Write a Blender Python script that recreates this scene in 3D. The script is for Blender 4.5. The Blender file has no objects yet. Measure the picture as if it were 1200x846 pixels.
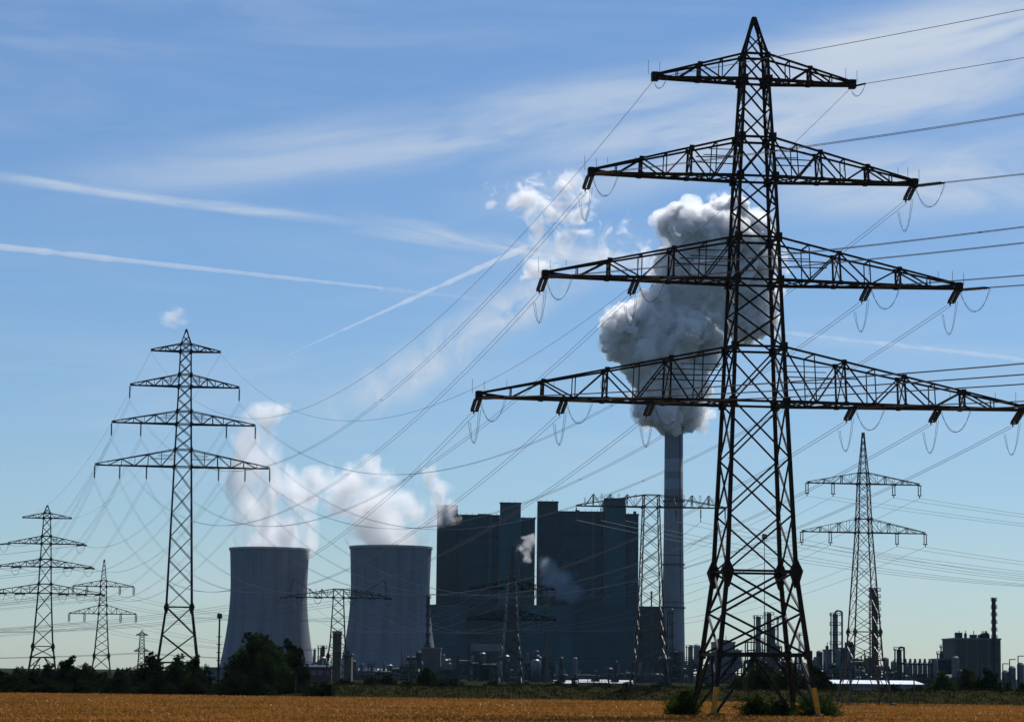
import bpy, bmesh, math, random
import numpy as np
from mathutils import Vector, Matrix
random.seed(7); rng = np.random.default_rng(7)
R_ = math.radians
sc = bpy.context.scene
COL = sc.collection

# ------------------------------------------------------------------ camera, sky, sun, exposure
F = 3000.0; CZ = 3.5; TH = math.atan(366/3000); ROLL = 0.011
fw = np.array([0, math.cos(TH), math.sin(TH)]); up0 = np.array([0, -math.sin(TH), math.cos(TH)]); rt0 = np.array([1., 0, 0])
UP = up0*math.cos(ROLL) - rt0*math.sin(ROLL); RT = rt0*math.cos(ROLL) + up0*math.sin(ROLL)
cam_d = bpy.data.cameras.new('camera'); cam = bpy.data.objects.new('camera', cam_d); COL.objects.link(cam)
cam_d.lens = 90; cam_d.sensor_width = 36; cam_d.sensor_fit = 'HORIZONTAL'
cam_d.clip_start = 1.0; cam_d.clip_end = 200000
M = Matrix(((RT[0], UP[0], -fw[0], 0), (RT[1], UP[1], -fw[1], 0), (RT[2], UP[2], -fw[2], CZ), (0, 0, 0, 1)))
cam.matrix_world = M
sc.camera = cam
SUN_EL, SUN_AZ = R_(51), R_(25)      # azimuth measured from +Y (view direction) towards +X
sdir = Vector((math.sin(SUN_AZ)*math.cos(SUN_EL), math.cos(SUN_AZ)*math.cos(SUN_EL), math.sin(SUN_EL)))
sun_d = bpy.data.lights.new('sun', 'SUN'); sun_d.energy = 5.0; sun_d.angle = R_(0.55); sun_d.color = (1, .975, .94)
sun = bpy.data.objects.new('sun', sun_d); COL.objects.link(sun)
sun.rotation_euler = sdir.to_track_quat('Z', 'Y').to_euler()
sc.view_settings.view_transform = 'Standard'; sc.view_settings.look = 'None'
sc.view_settings.gamma = 1; sc.view_settings.use_curve_mapping = False
sc.view_settings.exposure = 0.0
sc.cycles.use_denoising = True
sc.cycles.volume_bounces = 14; sc.cycles.max_bounces = 16; sc.cycles.diffuse_bounces = 2
sc.cycles.glossy_bounces = 2; sc.cycles.transparent_max_bounces = 24; sc.cycles.transmission_bounces = 2
sc.cycles.volume_step_rate = 1.0; sc.cycles.volume_max_steps = 256
sc.cycles.use_adaptive_sampling = True; sc.cycles.adaptive_threshold = 0.012
sc.cycles.filter_width = 1.5

class NT:
    """small helper to wire nodes"""
    def __init__(s, nt): s.nt = nt; s.n = nt.nodes; s.l = nt.links
    def _in(s, sock, v):
        if v is None: return
        if hasattr(v, 'is_output') or isinstance(v, bpy.types.NodeSocket): s.l.new(v, sock)
        else: sock.default_value = v
    def math(s, op, a, b=None, c=None, clamp=False):
        n = s.n.new('ShaderNodeMath'); n.operation = op; n.use_clamp = clamp
        for i, v in enumerate((a, b, c)): s._in(n.inputs[i], v)
        return n.outputs[0]
    def vmath(s, op, a, b=None, scale=None):
        n = s.n.new('ShaderNodeVectorMath'); n.operation = op
        s._in(n.inputs[0], a); s._in(n.inputs[1], b)
        if scale is not None: s._in(n.inputs['Scale'], scale)
        return n.outputs['Value'] if op in ('LENGTH', 'DOT_PRODUCT', 'DISTANCE') else n.outputs[0]
    def noise(s, vec, scale, detail=4, rough=.55, dist=0.0, dim='3D'):
        n = s.n.new('ShaderNodeTexNoise'); n.noise_dimensions = dim
        s._in(n.inputs['Vector'], vec); n.inputs['Scale'].default_value = scale
        n.inputs['Detail'].default_value = detail; n.inputs['Roughness'].default_value = rough; n.inputs['Distortion'].default_value = dist
        return n.outputs['Fac']
    def smooth(s, v, a, b, c=0.0, d=1.0, mode='SMOOTHSTEP'):
        n = s.n.new('ShaderNodeMapRange'); n.interpolation_type = mode
        s._in(n.inputs[0], v)
        for i, x in enumerate((a, b, c, d)): s._in(n.inputs[i+1], x)
        return n.outputs[0]
    def mix(s, f, a, b, kind='RGBA', blend='MIX'):
        n = s.n.new('ShaderNodeMix'); n.data_type = kind
        if kind == 'RGBA': n.blend_type = blend; ins = (n.inputs[0], n.inputs[6], n.inputs[7]); o = n.outputs[2]
        else: ins = (n.inputs[0], n.inputs[2], n.inputs[3]); o = n.outputs[0]
        for i, v in zip(ins, (f, a, b)): s._in(i, v)
        return o
    def comb(s, x, y, z):
        n = s.n.new('ShaderNodeCombineXYZ')
        for i, v in enumerate((x, y, z)): s._in(n.inputs[i], v)
        return n.outputs[0]
    def sep(s, v):
        n = s.n.new('ShaderNodeSeparateXYZ'); s.l.new(v, n.inputs[0]); return n.outputs

def build_world():
    w = bpy.data.worlds.new('World'); sc.world = w; w.use_nodes = True
    t = NT(w.node_tree); t.n.clear()
    out = t.n.new('ShaderNodeOutputWorld'); bg = t.n.new('ShaderNodeBackground')
    sky = t.n.new('ShaderNodeTexSky'); sky.sky_type = 'NISHITA'; sky.sun_disc = False
    sky.sun_elevation = SUN_EL; sky.sun_rotation = SUN_AZ
    sky.altitude = 100; sky.air_density = 1.0; sky.dust_density = 0.25; sky.ozone_density = 2.5
    d = t.sep(t.n.new('ShaderNodeTexCoord').outputs['Generated'])
    az = t.math('ARCTAN2', d[0], d[1]); el = t.math('ARCSINE', d[2])
    # cirrus veils: bands running in a compass direction across the sky, broken by stretched noise
    def band(x0, e0, x1, e1, width, soft, amt, nx, ny, thr, seed):
        L = math.hypot(x1-x0, e1-e0); cx, cy = (x1-x0)/L, (e1-e0)/L
        dx = t.math('SUBTRACT', az, x0); dy = t.math('SUBTRACT', el, e0)
        a = t.math('ADD', t.math('MULTIPLY', dx, cx), t.math('MULTIPLY', dy, cy))
        b = t.math('SUBTRACT', t.math('MULTIPLY', dy, cx), t.math('MULTIPLY', dx, cy))
        v = t.comb(t.math('MULTIPLY', a, nx), t.math('MULTIPLY', b, ny), seed)
        n = t.noise(v, 1.0, 6, .6, .6)
        nb = t.math('ADD', b, t.math('MULTIPLY', t.math('SUBTRACT', t.noise(v, .35, 3), .5), width*1.2))
        m = t.smooth(t.math('ABSOLUTE', nb), width, width*soft)
        m = t.math('MULTIPLY', m, t.smooth(a, -L*.15, L*.35)); m = t.math('MULTIPLY', m, t.smooth(a, L*1.25, L*.8))
        return t.math('MULTIPLY', t.math('MULTIPLY', m, t.smooth(n, thr, thr+.4)), amt)
    P = lambda x, y: ((x-600)/3000, (789-y)/3000)
    bands = [
        band(*P(60, 235), *P(860, 105), .017, .1, .6, 9, 60, .2, 1.3),
        band(*P(560, 225), *P(1250, 75), .022, .1, .8, 14, 60, .2, 5.1),
        band(*P(830, 100), *P(1300, 20), .022, .1, .95, 10, 55, .18, 8.7),
        band(*P(880, 230), *P(1300, 200), .022, .1, .8, 14, 60, .22, 3.3),
        band(*P(-60, 222), *P(370, 262), .0032, .1, .8, 18, 150, .26, 2.2),
        band(*P(420, 268), *P(760, 310), .0055, .1, 1.0, 12, 130, .26, 6.2),
        band(*P(385, 500), *P(680, 322), .013, .1, .95, 60, 60, .24, 4.4),
        band(*P(-100, 445), *P(420, 440), .006, .1, .22, 10, 120, .35, 9.4),
        band(*P(500, 515), *P(1300, 528), .0055, .1, .30, 9, 120, .35, 7.4),
        band(*P(860, 392), *P(1300, 425), .0035, .1, .20, 9, 120, .35, 12.4),
    ]
    m = bands[0]
    for b in bands[1:]: m = t.math('MAXIMUM', m, b)
    # faint overall mottling of thin high cloud
    v = t.comb(t.math('MULTIPLY', az, 6), t.math('MULTIPLY', el, 40), 3.7)
    m = t.math('ADD', m, t.math('MULTIPLY', t.smooth(t.noise(v, 1.0, 5, .6, .5), .40, .8), .24), clamp=True)
    # only draw the streak pattern in the part of the sky this place looks at; elsewhere the same mottling continues
    m = t.math('MULTIPLY', m, t.smooth(el, -.002, .03))
    base = t.vmath('MULTIPLY', sky.outputs[0], (.785, .985, 1.225))
    col = t.mix(m, base, (8.0, 9.2, 10.9, 1))
    t.l.new(col, bg.inputs[0]); bg.inputs[1].default_value = 0.07
    t.l.new(bg.outputs[0], out.inputs[0])
build_world()

# ------------------------------------------------------------------ helpers
def at(u, v, Y):
    """world point seen at photo pixel (u,v) at distance Y"""
    d = fw*F + RT*(u-600) - UP*(v-423)
    return np.array([0, 0, CZ]) + d*(Y/d[1])
def proj(p):
    d = np.asarray(p, float) - [0, 0, CZ]; z = d@fw
    return 600+F*(d@RT)/z, 423-F*(d@UP)/z
def X(u, Y, v=780): return at(u, v, Y)[0]
def Z(u, v, Y): return at(u, v, Y)[2]

def tag(o, label=None, cat=None, group=None, kind=None):
    if label: o['label'] = label
    if cat: o['category'] = cat
    if group: o['group'] = group
    if kind: o['kind'] = kind
    return o
def empty(name, loc=(0, 0, 0), rz=0.0, **k):
    o = bpy.data.objects.new(name, None); COL.objects.link(o); o.location = loc; o.rotation_euler = (0, 0, rz)
    o.empty_display_size = .5
    return tag(o, **k)

def mat(name, col, rough=.7, metal=0.0, var=.25, scale=2.0, bump=0.0, spec=.3, extra=None):
    m = bpy.data.materials.new(name); m.use_nodes = True; t = NT(m.node_tree)
    b = t.n['Principled BSDF']; b.inputs['Roughness'].default_value = rough; b.inputs['Metallic'].default_value = metal
    b.inputs['Specular IOR Level'].default_value = spec
    g = t.n.new('ShaderNodeTexCoord').outputs['Object']
    n = t.noise(g, scale, 5, .6)
    lo = tuple(c*(1-var) for c in col)+(1,); hi = tuple(min(1, c*(1+var)) for c in col)+(1,)
    c = t.mix(t.smooth(n, .3, .7), lo, hi)
    if extra: c = extra(t, g, c)
    t.l.new(c, b.inputs['Base Color'])
    if bump:
        bn = t.n.new('ShaderNodeBump'); bn.inputs['Strength'].default_value = bump; t.l.new(t.noise(g, scale*4, 4), bn.inputs['Height']); t.l.new(bn.outputs[0], b.inputs['Normal'])
    return m

def hstripes(axis, period, width, dark):
    """seams every PERIOD metres along an axis of the object (cladding joints, form-work lifts)"""
    def f(t, g, c):
        s = t.sep(g)[axis]; w = t.math('PINGPONG', s, period/2)
        k = t.smooth(w, width, width*.4)
        return t.mix(k, c, tuple(dark)+(1,))
    return f
MT = {}
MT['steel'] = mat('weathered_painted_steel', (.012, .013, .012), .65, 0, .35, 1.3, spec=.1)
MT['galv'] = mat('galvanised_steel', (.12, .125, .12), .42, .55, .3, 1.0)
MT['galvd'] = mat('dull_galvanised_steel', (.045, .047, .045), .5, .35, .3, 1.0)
MT['ins'] = mat('brown_glazed_porcelain', (.018, .015, .014), .2, 0, .3, 4, spec=.5)
MT['wire'] = mat('aluminium_conductor', (.10, .10, .10), .45, .5, .2, .5)
MT['yellow'] = mat('yellow_marking_paint', (.38, .20, .02), .7, 0, .3, 3)
MT['conc'] = mat('concrete', (.30, .30, .29), .85, 0, .15, .15)
MT['conc2'] = mat('brown_grey_concrete', (.10, .087, .08), .9, 0, .15, .2, spec=.1)
MT['brick'] = mat('red_brick', (.09, .03, .022), .9, 0, .3, 1.5)
MT['white'] = mat('white_paint', (.75, .76, .77), .5, 0, .08, .6)
MT['roofw'] = mat('bright_metal_roof', (.80, .80, .80), .28, .3, .1, .2)
MT['roofd'] = mat('weathered_metal_roof', (.34, .34, .33), .5, .1, .55, .35)
MT['greyb'] = mat('grey_sheet', (.13, .14, .15), .6, 0, .2, .2)
MT['plant'] = mat('plant_steel_dark', (.028, .030, .034), .55, .3, .4, .4)
MT['plantm'] = mat('plant_vessel_grey', (.10, .11, .125), .45, .3, .25, .3)
MT['silver'] = mat('silver_insulation', (.12, .13, .14), .45, .5, .15, .4)
MT['bark'] = mat('bark', (.07, .05, .035), .9, 0, .4, 3)

class MB:
    def __init__(s): s.v = []; s.f = []; s.n = 0
    def add(s, v, f):
        s.v.append(np.asarray(v, float)); s.f += [tuple(i+s.n for i in q) for q in f]; s.n += len(v); return s
    def box(s, x0, x1, y0, y1, z0, z1):
        v = [(x, y, z) for z in (z0, z1) for x, y in ((x0, y0), (x1, y0), (x1, y1), (x0, y1))]
        return s.add(v, [(0, 3, 2, 1), (4, 5, 6, 7), (0, 1, 5, 4), (1, 2, 6, 5), (2, 3, 7, 6), (3, 0, 4, 7)])
    def bar(s, a, b, w, w2=None, n=4, cap=True):
        a = np.asarray(a, float); b = np.asarray(b, float); d = b-a; L = np.linalg.norm(d)
        if L < 1e-6: return s
        d /= L; h = np.array([0, 0, 1.]) if abs(d[2]) < .9 else np.array([0, 1., 0])
        p = np.cross(d, h); p /= np.linalg.norm(p); q = np.cross(d, p); w2 = w if w2 is None else w2
        off = .5 if n == 4 else 0; k = 1/math.sqrt(2) if n == 4 else .5
        an = [(i+off)*2*math.pi/n for i in range(n)]
        v = [a+(p*math.cos(t)+q*math.sin(t))*w*k for t in an]+[b+(p*math.cos(t)+q*math.sin(t))*w2*k for t in an]
        f = [(i, (i+1) % n, n+(i+1) % n, n+i) for i in range(n)]
        if cap: f += [tuple(range(n))[::-1], tuple(range(n, 2*n))]
        return s.add(v, f)
    def tube(s, pts, r, n=4):
        pts = np.asarray(pts, float); m = len(pts)
        tg = np.gradient(pts, axis=0); tg /= np.linalg.norm(tg, axis=1)[:, None]
        ch = pts[-1]-pts[0]+np.array([1e-4, 2e-4, 0]); c0 = np.cross(ch, [0, 0, 1.]); c0 /= np.linalg.norm(c0)
        p = np.repeat(c0[None], m, 0); q = np.cross(tg, p); q /= np.linalg.norm(q, axis=1)[:, None]; p = np.cross(q, tg)
        an = np.arange(n)*2*math.pi/n
        v = (pts[:, None, :] + (p[:, None, :]*np.cos(an)[None, :, None] + q[:, None, :]*np.sin(an)[None, :, None])*r).reshape(-1, 3)
        f = [(j*n+i, j*n+(i+1) % n, (j+1)*n+(i+1) % n, (j+1)*n+i) for j in range(m-1) for i in range(n)]
        return s.add(v, f)
    def lathe(s, prof, c=(0, 0), n=24, axis=None, cap=True):
        """prof: (r,z) list; about vertical axis at c, or along a line axis=(a,dir)"""
        an = np.arange(n)*2*math.pi/n; v = []
        if axis is None:
            for r, z in prof: v += [(c[0]+r*math.cos(t), c[1]+r*math.sin(t), z) for t in an]
        else:
            a, d = np.asarray(axis[0], float), np.asarray(axis[1], float); d = d/np.linalg.norm(d)
            h = np.array([0, 0, 1.]) if abs(d[2]) < .9 else np.array([1., 0, 0]); p = np.cross(d, h); p /= np.linalg.norm(p); q = np.cross(d, p)
            for r, z in prof: v += [tuple(a+d*z+(p*math.cos(t)+q*math.sin(t))*r) for t in an]
        m = len(prof); f = [(j*n+i, j*n+(i+1) % n, (j+1)*n+(i+1) % n, (j+1)*n+i) for j in range(m-1) for i in range(n)]
        if cap: f += [tuple(range(n))[::-1], tuple(range((m-1)*n, m*n))]
        return s.add(v, f)
    def build(s, name, material, parent=None, smooth=False, **k):
        me = bpy.data.meshes.new(name)
        v = np.concatenate(s.v) if s.v else np.zeros((0, 3))
        me.from_pydata(v.tolist(), [], s.f); me.materials.append(material)
        if smooth: me.polygons.foreach_set('use_smooth', [True]*len(me.polygons))
        o = bpy.data.objects.new(name, me); COL.objects.link(o); o.parent = parent
        return tag(o, **k)

def copy_tree(o, parent=None):
    c = o.copy(); COL.objects.link(c); c.parent = parent
    for ch in [x for x in bpy.data.objects if x.parent == o]: copy_tree(ch, c)
    return c

# ------------------------------------------------------------------ ground, field, verge
def quad_mesh(name, pts, material, **k):
    me = bpy.data.meshes.new(name); me.from_pydata([tuple(p) for p in pts], [], [tuple(range(len(pts)))]); me.materials.append(material)
    o = bpy.data.objects.new(name, me); COL.objects.link(o); return tag(o, **k)
mg = mat('dry_earth_and_grass', (.016, .019, .009), 1, 0, .4, .05, spec=0)
quad_mesh('ground', [(-30000, -2000, 0), (30000, -2000, 0), (30000, 60000, 0), (-30000, 60000, 0)], mg, kind='structure')

def field_edge(x):     # far edge of the corn field: from the photograph, nearly straight, a little nearer on the right
    return 350 - x*0.16
def wheat_mat():
    m = bpy.data.materials.new('ripe_wheat'); m.use_nodes = True; t = NT(m.node_tree)
    b = t.n['Principled BSDF']; b.inputs['Roughness'].default_value = .8; b.inputs['Specular IOR Level'].default_value = .15
    g = t.n.new('ShaderNodeNewGeometry').outputs['Position']; s = t.sep(g)
    n1 = t.noise(g, .05, 4); n2 = t.noise(t.comb(t.math('MULTIPLY', s[0], .05), t.math('MULTIPLY', s[1], .22), 0), 1.0, 4)
    n3 = t.noise(g, 2.2, 3)
    c = t.mix(t.smooth(n3, .3, .7), (.27, .122, .026, 1), (.38, .18, .042, 1))
    c = t.mix(t.math('MULTIPLY', t.smooth(n2, .46, .62), .8), c, (.12, .075, .013, 1))
    c = t.mix(t.math('MULTIPLY', t.smooth(n1, .5, .7), .35), c, (.27, .13, .04, 1))
    t.l.new(c, b.inputs['Base Color'])
    return m
MT['wheat'] = wheat_mat()
fx = np.linspace(-140, 140, 29)
pts = [(x, field_edge(x), .004) for x in fx]
quad_mesh('field', [(-140, 60, .004), (140, 60, .004)]+pts[::-1], MT['wheat'], kind='structure')
def wheat():
    # ripe ears and stalks: small upright blades, denser far fewer pixels apart
    N = 150000
    y = 128 + (365-128)*rng.random(N)**1.15; x = (rng.random(N)-.5)*2*(y*.215+4)
    ok = y < field_edge(x); x = x[ok]; y = y[ok]; N = len(x)
    tram = (np.abs(((x+.9*y) % 24)-12) < .35)
    low = .5+.5*np.sin(x*.13+y*.06)*np.sin(y*.09-x*.03)
    h = (.10+.16*rng.random(N))*(1-.6*tram)*(0.8+.3*low); w = .035+.05*rng.random(N); a = rng.random(N)*math.pi
    lean = (rng.random((N, 2))-.5)*.22
    dx, dy = np.cos(a)*w, np.sin(a)*w*.5
    v = np.empty((N, 4, 3))
    v[:, 0] = np.stack([x-dx, y-dy, np.zeros(N)], 1); v[:, 1] = np.stack([x+dx, y+dy, np.zeros(N)], 1)
    v[:, 2] = np.stack([x+dx*.8+lean[:, 0], y+dy+lean[:, 1], h], 1); v[:, 3] = np.stack([x-dx*.8+lean[:, 0], y-dy+lean[:, 1], h*.9], 1)
    me = bpy.data.meshes.new('wheat'); me.from_pydata(v.reshape(-1, 3).tolist(), [], np.arange(N*4).reshape(-1, 4).tolist())
    m = bpy.data.materials.new('wheat_ears'); m.use_nodes = True; t = NT(m.node_tree); t.n.clear()
    out = t.n.new('ShaderNodeOutputMaterial'); df = t.n.new('ShaderNodeBsdfDiffuse'); tr = t.n.new('ShaderNodeBsdfTranslucent'); mx = t.n.new('ShaderNodeMixShader')
    gi = t.n.new('ShaderNodeNewGeometry'); rnd = gi.outputs['Random Per Island']; s = t.sep(gi.outputs['Position'])
    c = t.mix(rnd, (.24, .108, .024, 1), (.38, .18, .043, 1))
    c = t.mix(t.smooth(rnd, .985, .996), c, (.60, .50, .34, 1))
    n2 = t.noise(t.comb(t.math('MULTIPLY', s[0], .05), t.math('MULTIPLY', s[1], .22), 0), 1.0, 4)
    c = t.mix(t.math('MULTIPLY', t.smooth(n2, .46, .62), .8), c, (.13, .080, .014, 1))
    t.l.new(c, df.inputs[0]); t.l.new(c, tr.inputs[0]); mx.inputs[0].default_value = .35
    t.l.new(df.outputs[0], mx.inputs[1]); t.l.new(tr.outputs[0], mx.inputs[2]); t.l.new(mx.outputs[0], out.inputs[0])
    me.materials.append(m); o = bpy.data.objects.new('wheat', me); COL.objects.link(o)
    tag(o, label='ripe golden brown wheat covering the whole field in front', cat='wheat', kind='stuff')
wheat()

def leaf_mat(name, c0, c1, tr=.4):
    m = bpy.data.materials.new(name); m.use_nodes = True; t = NT(m.node_tree); t.n.clear()
    out = t.n.new('ShaderNodeOutputMaterial'); df = t.n.new('ShaderNodeBsdfDiffuse'); tl = t.n.new('ShaderNodeBsdfTranslucent'); mx = t.n.new('ShaderNodeMixShader')
    gl = t.n.new('ShaderNodeBsdfGlossy'); gl.inputs['Roughness'].default_value = .45; m2 = t.n.new('ShaderNodeMixShader'); m2.inputs[0].default_value = 0.0
    gi = t.n.new('ShaderNodeNewGeometry'); rnd = gi.outputs['Random Per Island']
    n = t.noise(gi.outputs['Position'], .5, 3)
    c = t.mix(rnd, tuple(c0)+(1,), tuple(c1)+(1,)); c = t.mix(t.smooth(n, .4, .65), c, tuple(x*.6 for x in c0)+(1,))
    t.l.new(c, df.inputs[0]); t.l.new(c, tl.inputs[0]); mx.inputs[0].default_value = tr
    t.l.new(df.outputs[0], mx.inputs[1]); t.l.new(tl.outputs[0], mx.inputs[2]); t.l.new(mx.outputs[0], m2.inputs[1]); t.l.new(gl.outputs[0], m2.inputs[2])
    t.l.new(m2.outputs[0], out.inputs[0]); return m
MT['leaf'] = leaf_mat('tree_leaves', (.018, .031, .008), (.050, .080, .020), .3)
MT['leafd'] = leaf_mat('dark_tree_leaves', (.012, .022, .008), (.032, .050, .015), .22)
MT['leafb'] = leaf_mat('bright_shrub_leaves', (.020, .040, .009), (.06, .105, .018), .28)
MT['grass'] = leaf_mat('verge_grass', (.020, .021, .008), (.050, .048, .017), .2)

def verge():
    # a low grass bank behind the field, real relief, irregular crest
    nx, ny = 180, 14; xs = np.linspace(-170, 170, nx); V = []; Fc = []
    for i, x in enumerate(xs):
        y0 = field_edge(x)+1.0; cr = 1.72*(.12+.88*min(1, max(0, (x+38)/14)))+.12*math.sin(x*.11)+.1*math.sin(x*.31+1)
        for j in range(ny):
            u = j/(ny-1); z = cr*math.sin(min(1, u*2.2)*math.pi/2)**1.2 if u < .5 else cr*(1-.55*(u-.5)*2)
            V.append((x, y0+u*34, z*(1+.06*math.sin(x*1.3+j))+.006))
    for i in range(nx-1):
        for j in range(ny-1): Fc.append((i*ny+j, (i+1)*ny+j, (i+1)*ny+j+1, i*ny+j+1))
    me = bpy.data.meshes.new('grass_bank'); me.from_pydata(V, [], Fc); me.materials.append(mat('bank_turf', (.022, .022, .009), 1, 0, .45, .6, spec=0))
    o = bpy.data.objects.new('grass_bank', me); COL.objects.link(o); tag(o, kind='structure')
    N = 26000; x = rng.uniform(-90, 90, N); u = rng.random(N)*.75; y = field_edge(x)+1+u*34
    cr = 1.72*(.12+.88*np.clip((x+38)/14, 0, 1))+.12*np.sin(x*.11)+.1*np.sin(x*.31+1)
    z = np.where(u < .5, cr*np.sin(np.minimum(1, u*2.2)*math.pi/2)**1.2, cr*(1-.55*(u-.5)*2))-.03
    h = rng.uniform(.1, .35, N)*(1+1.0*(rng.random(N) < .04)); w = rng.uniform(.06, .16, N); a = rng.random(N)*math.pi; l = (rng.random((N, 2))-.5)*.2
    v = np.empty((N, 3, 3)); dx, dy = np.cos(a)*w, np.sin(a)*w
    v[:, 0] = np.stack([x-dx, y-dy, z], 1); v[:, 1] = np.stack([x+dx, y+dy, z], 1); v[:, 2] = np.stack([x+l[:, 0], y+l[:, 1], z+h], 1)
    me = bpy.data.meshes.new('bank_grass'); me.from_pydata(v.reshape(-1, 3).tolist(), [], np.arange(N*3).reshape(-1, 3).tolist()); me.materials.append(MT['grass'])
    o = bpy.data.objects.new('bank_grass', me); COL.objects.link(o)
    tag(o, label='dark rough grass growing on the low bank behind the field', cat='grass', kind='stuff')
verge()

# ------------------------------------------------------------------ lattice pylons
def wprof(prof, z):
    zs = [p[0] for p in prof]; ws = [p[1] for p in prof]; return float(np.interp(z, zs, ws))

class Pylon:
    def __init__(s, name, label, cat, group, u, vb, Y, yaw, H, prof, belt, belt2, arms, z_peak, lw, bw, ml, npan=1.0, flat_top=False, detail=1):
        s.loc = np.array([X(u, Y, vb), Y, 0.]); s.yaw = yaw; s.H = H; s.prof = prof; s.arms = arms; s.name = name
        s.root = empty(name, tuple(s.loc), yaw, label=label, cat=cat, group=group)
        s.ml = ml; s.tips = {}; s.bw = bw; s.lw = lw
        W = lambda z: wprof(prof, z)
        def c(i, z):
            k = ((-1, -1), (1, -1), (1, 1), (-1, 1))[i]; w = W(z)/2; return np.array([k[0]*w, k[1]*w, z])
        ztop = z_peak
        knots = sorted({0, ztop, *[p[0] for p in prof if p[0] <= ztop]})
        for i in range(4):
            m = MB()
            for a, b in zip(knots[:-1], knots[1:]):
                t0, t1 = a/H, b/H; m.bar(c(i, a), c(i, b), lw*(1.1-.5*t0), lw*(1.1-.5*t1))
            # gusset plates where arms and belts join
            if detail:
                for z in [belt, belt2]+[a['z'] for a in arms]+[a['zt'] for a in arms]:
                    if z <= 0 or z > ztop-.1: continue
                    k = 2.2 if z == belt2 else 1.0
                    p = c(i, z); g = lw*1.05*(1.2 if z == belt2 else 1)
                    m.box(p[0]-g*.8, p[0]+g*.8, p[1]-g*.8, p[1]+g*.8, p[2]-g*k, p[2]+g*k) if z != belt2 else \
                        m.bar(p+[0, 0, -3.2*g], p, lw*.9, lw*2.9).bar(p, p+[0, 0, 2.2*g], lw*2.9, lw*.8)
            if detail > 1 and i in (0, 2):    # step bolts
                z = 3.0
                while z < ztop:
                    p = c(i, z); sx = 1 if i == 0 else -1; m.bar(p, p+np.array([-sx*.0 + (-.32 if i == 0 else .32), 0, 0]), .035); z += 1.15
            lg = m.build('leg', ml, s.root)
            if detail > 1 and i in (0, 1):
                y = MB(); a, b = c(i, .02), c(i, 2.55); w = lw*1.1+.03; y.bar(a, b, w); y.build('yellow_band', MT['yellow'], lg)
            if detail:
                b_ = MB(); p = c(i, 0); b_.lathe([(.55, -.4), (.5, .28), (.2, .34)], c=(p[0], p[1]), n=10); b_.build('concrete_footing', MT['conc2'], s.root)
        # bracing panels
        lv = [belt2]; stops = sorted([a['z'] for a in arms]+[a['zt'] for a in arms]+[ztop]); z = belt2
        for st in stops:
            if st <= z+.2: continue
            h = W((z+st)/2)*npan; n = max(1, round((st-z)/h))
            for k in range(1, n+1): lv.append(z+(st-z)*k/n)
            z = st
        m = MB()
        for a, b in zip(lv[:-1], lv[1:]):
            for i in range(4):
                j = (i+1) % 4; off = np.array([0, 0, 0.])
                m.bar(c(i, a), c(j, b), bw*.9); m.bar(c(j, a), c(i, b), bw*.9)
        for z in stops+[belt2]:
            for i in range(4): m.bar(c(i, z), c((i+1) % 4, z), bw*1.25)
        if belt > 0:
            n = 2 if (belt2-belt)/W(belt) > .85 else 1
            for k in range(n):
                a = belt+(belt2-belt)*k/n; b = belt+(belt2-belt)*(k+1)/n
                for i in range(4):
                    j = (i+1) % 4; m.bar(c(i, a), c(j, b), bw*1.15); m.bar(c(j, a), c(i, b), bw*1.15)
            for i in range(4):
                j = (i+1) % 4; m.bar(c(i, belt), c(j, belt), bw*2.0)
                P0, P1 = c(i, belt), c(j, belt); Q0, Q1 = c(i, 0), c(j, 0)
                for f0, f1, t in ((.42, .0, .62), (.58, 1., .62)):
                    top = P0*(1-f0)+P1*f0; bot = Q0 if f1 == 0 else Q1; m.bar(top, bot, bw*1.3)
                    leg = (P0 if f1 == 0 else P1)
                    m.bar(top, (leg+bot)/2, bw*.8)
        else:
            for i in range(4):
                j = (i+1) % 4; n = 2
                for k in range(n):
                    a = belt2*k/n; b = belt2*(k+1)/n; m.bar(c(i, a), c(j, b), bw*1.1); m.bar(c(j, a), c(i, b), bw*1.1)
        m.build('bracing', ml, s.root)
        if not flat_top:
            m = MB(); w = W(ztop)/2; tip = .12
            def pk(i, t):
                k = ((-1, -1), (1, -1), (1, 1), (-1, 1))[i]; ww = (w+(tip-w)*(t**.9)); return np.array([k[0]*ww, k[1]*ww, ztop+(H-ztop)*t])
            n = max(2, round((H-ztop)/max(1.2, w*2)*1.3))
            for q in range(n):
                for i in range(4):
                    m.bar(pk(i, q/n), pk(i, (q+1)/n), lw*.55); j = (i+1) % 4
                    m.bar(pk(i, q/n), pk(j, (q+1)/n), bw*.7); m.bar(pk(j, q/n), pk(i, (q+1)/n), bw*.7)
            m.box(-tip*1.5, tip*1.5, -tip*1.5, tip*1.5, H-.15, H+.12)
            m.build('peak', ml, s.root)
        for ai, A in enumerate(arms):
            for sd in (-1, 1): s.arm(ai, A, sd, W, detail)
    def arm(s, ai, A, sd, W, detail):
        z, zt, L = A['z'], A['zt'], A['half']; bw, lw = s.bw, s.lw; m = MB()
        w0, w1 = W(z)/2, W(zt)/2; d1 = A.get('tipd', .22); x0 = w0; th = A.get('tiph', .35)
        def bot(t, q): x = x0+(L-x0)*t; return np.array([sd*x, q*(w0+(d1-w0)*t), z+A.get('rise', 0)*t])
        def top(t, q):
            if A.get('flat'):
                f = min(1, t/A['flat']); f2 = 0 if t <= A['flat'] else (t-A['flat'])/(1-A['flat'])
                x = w1+(L-w1)*t; return np.array([sd*x, q*(w1+(d1-w1)*t), zt-(zt-z-th)*f2])
            x = w1+(L-w1)*t; return np.array([sd*x, q*(w1+(d1-w1)*t), zt+(z+A.get('rise', 0)+th-zt)*t])
        n = A.get('n', max(3, round((L-x0)/2.6)))
        if n % 2: n += 1
        ch = A.get('cw', lw*.62)
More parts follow.
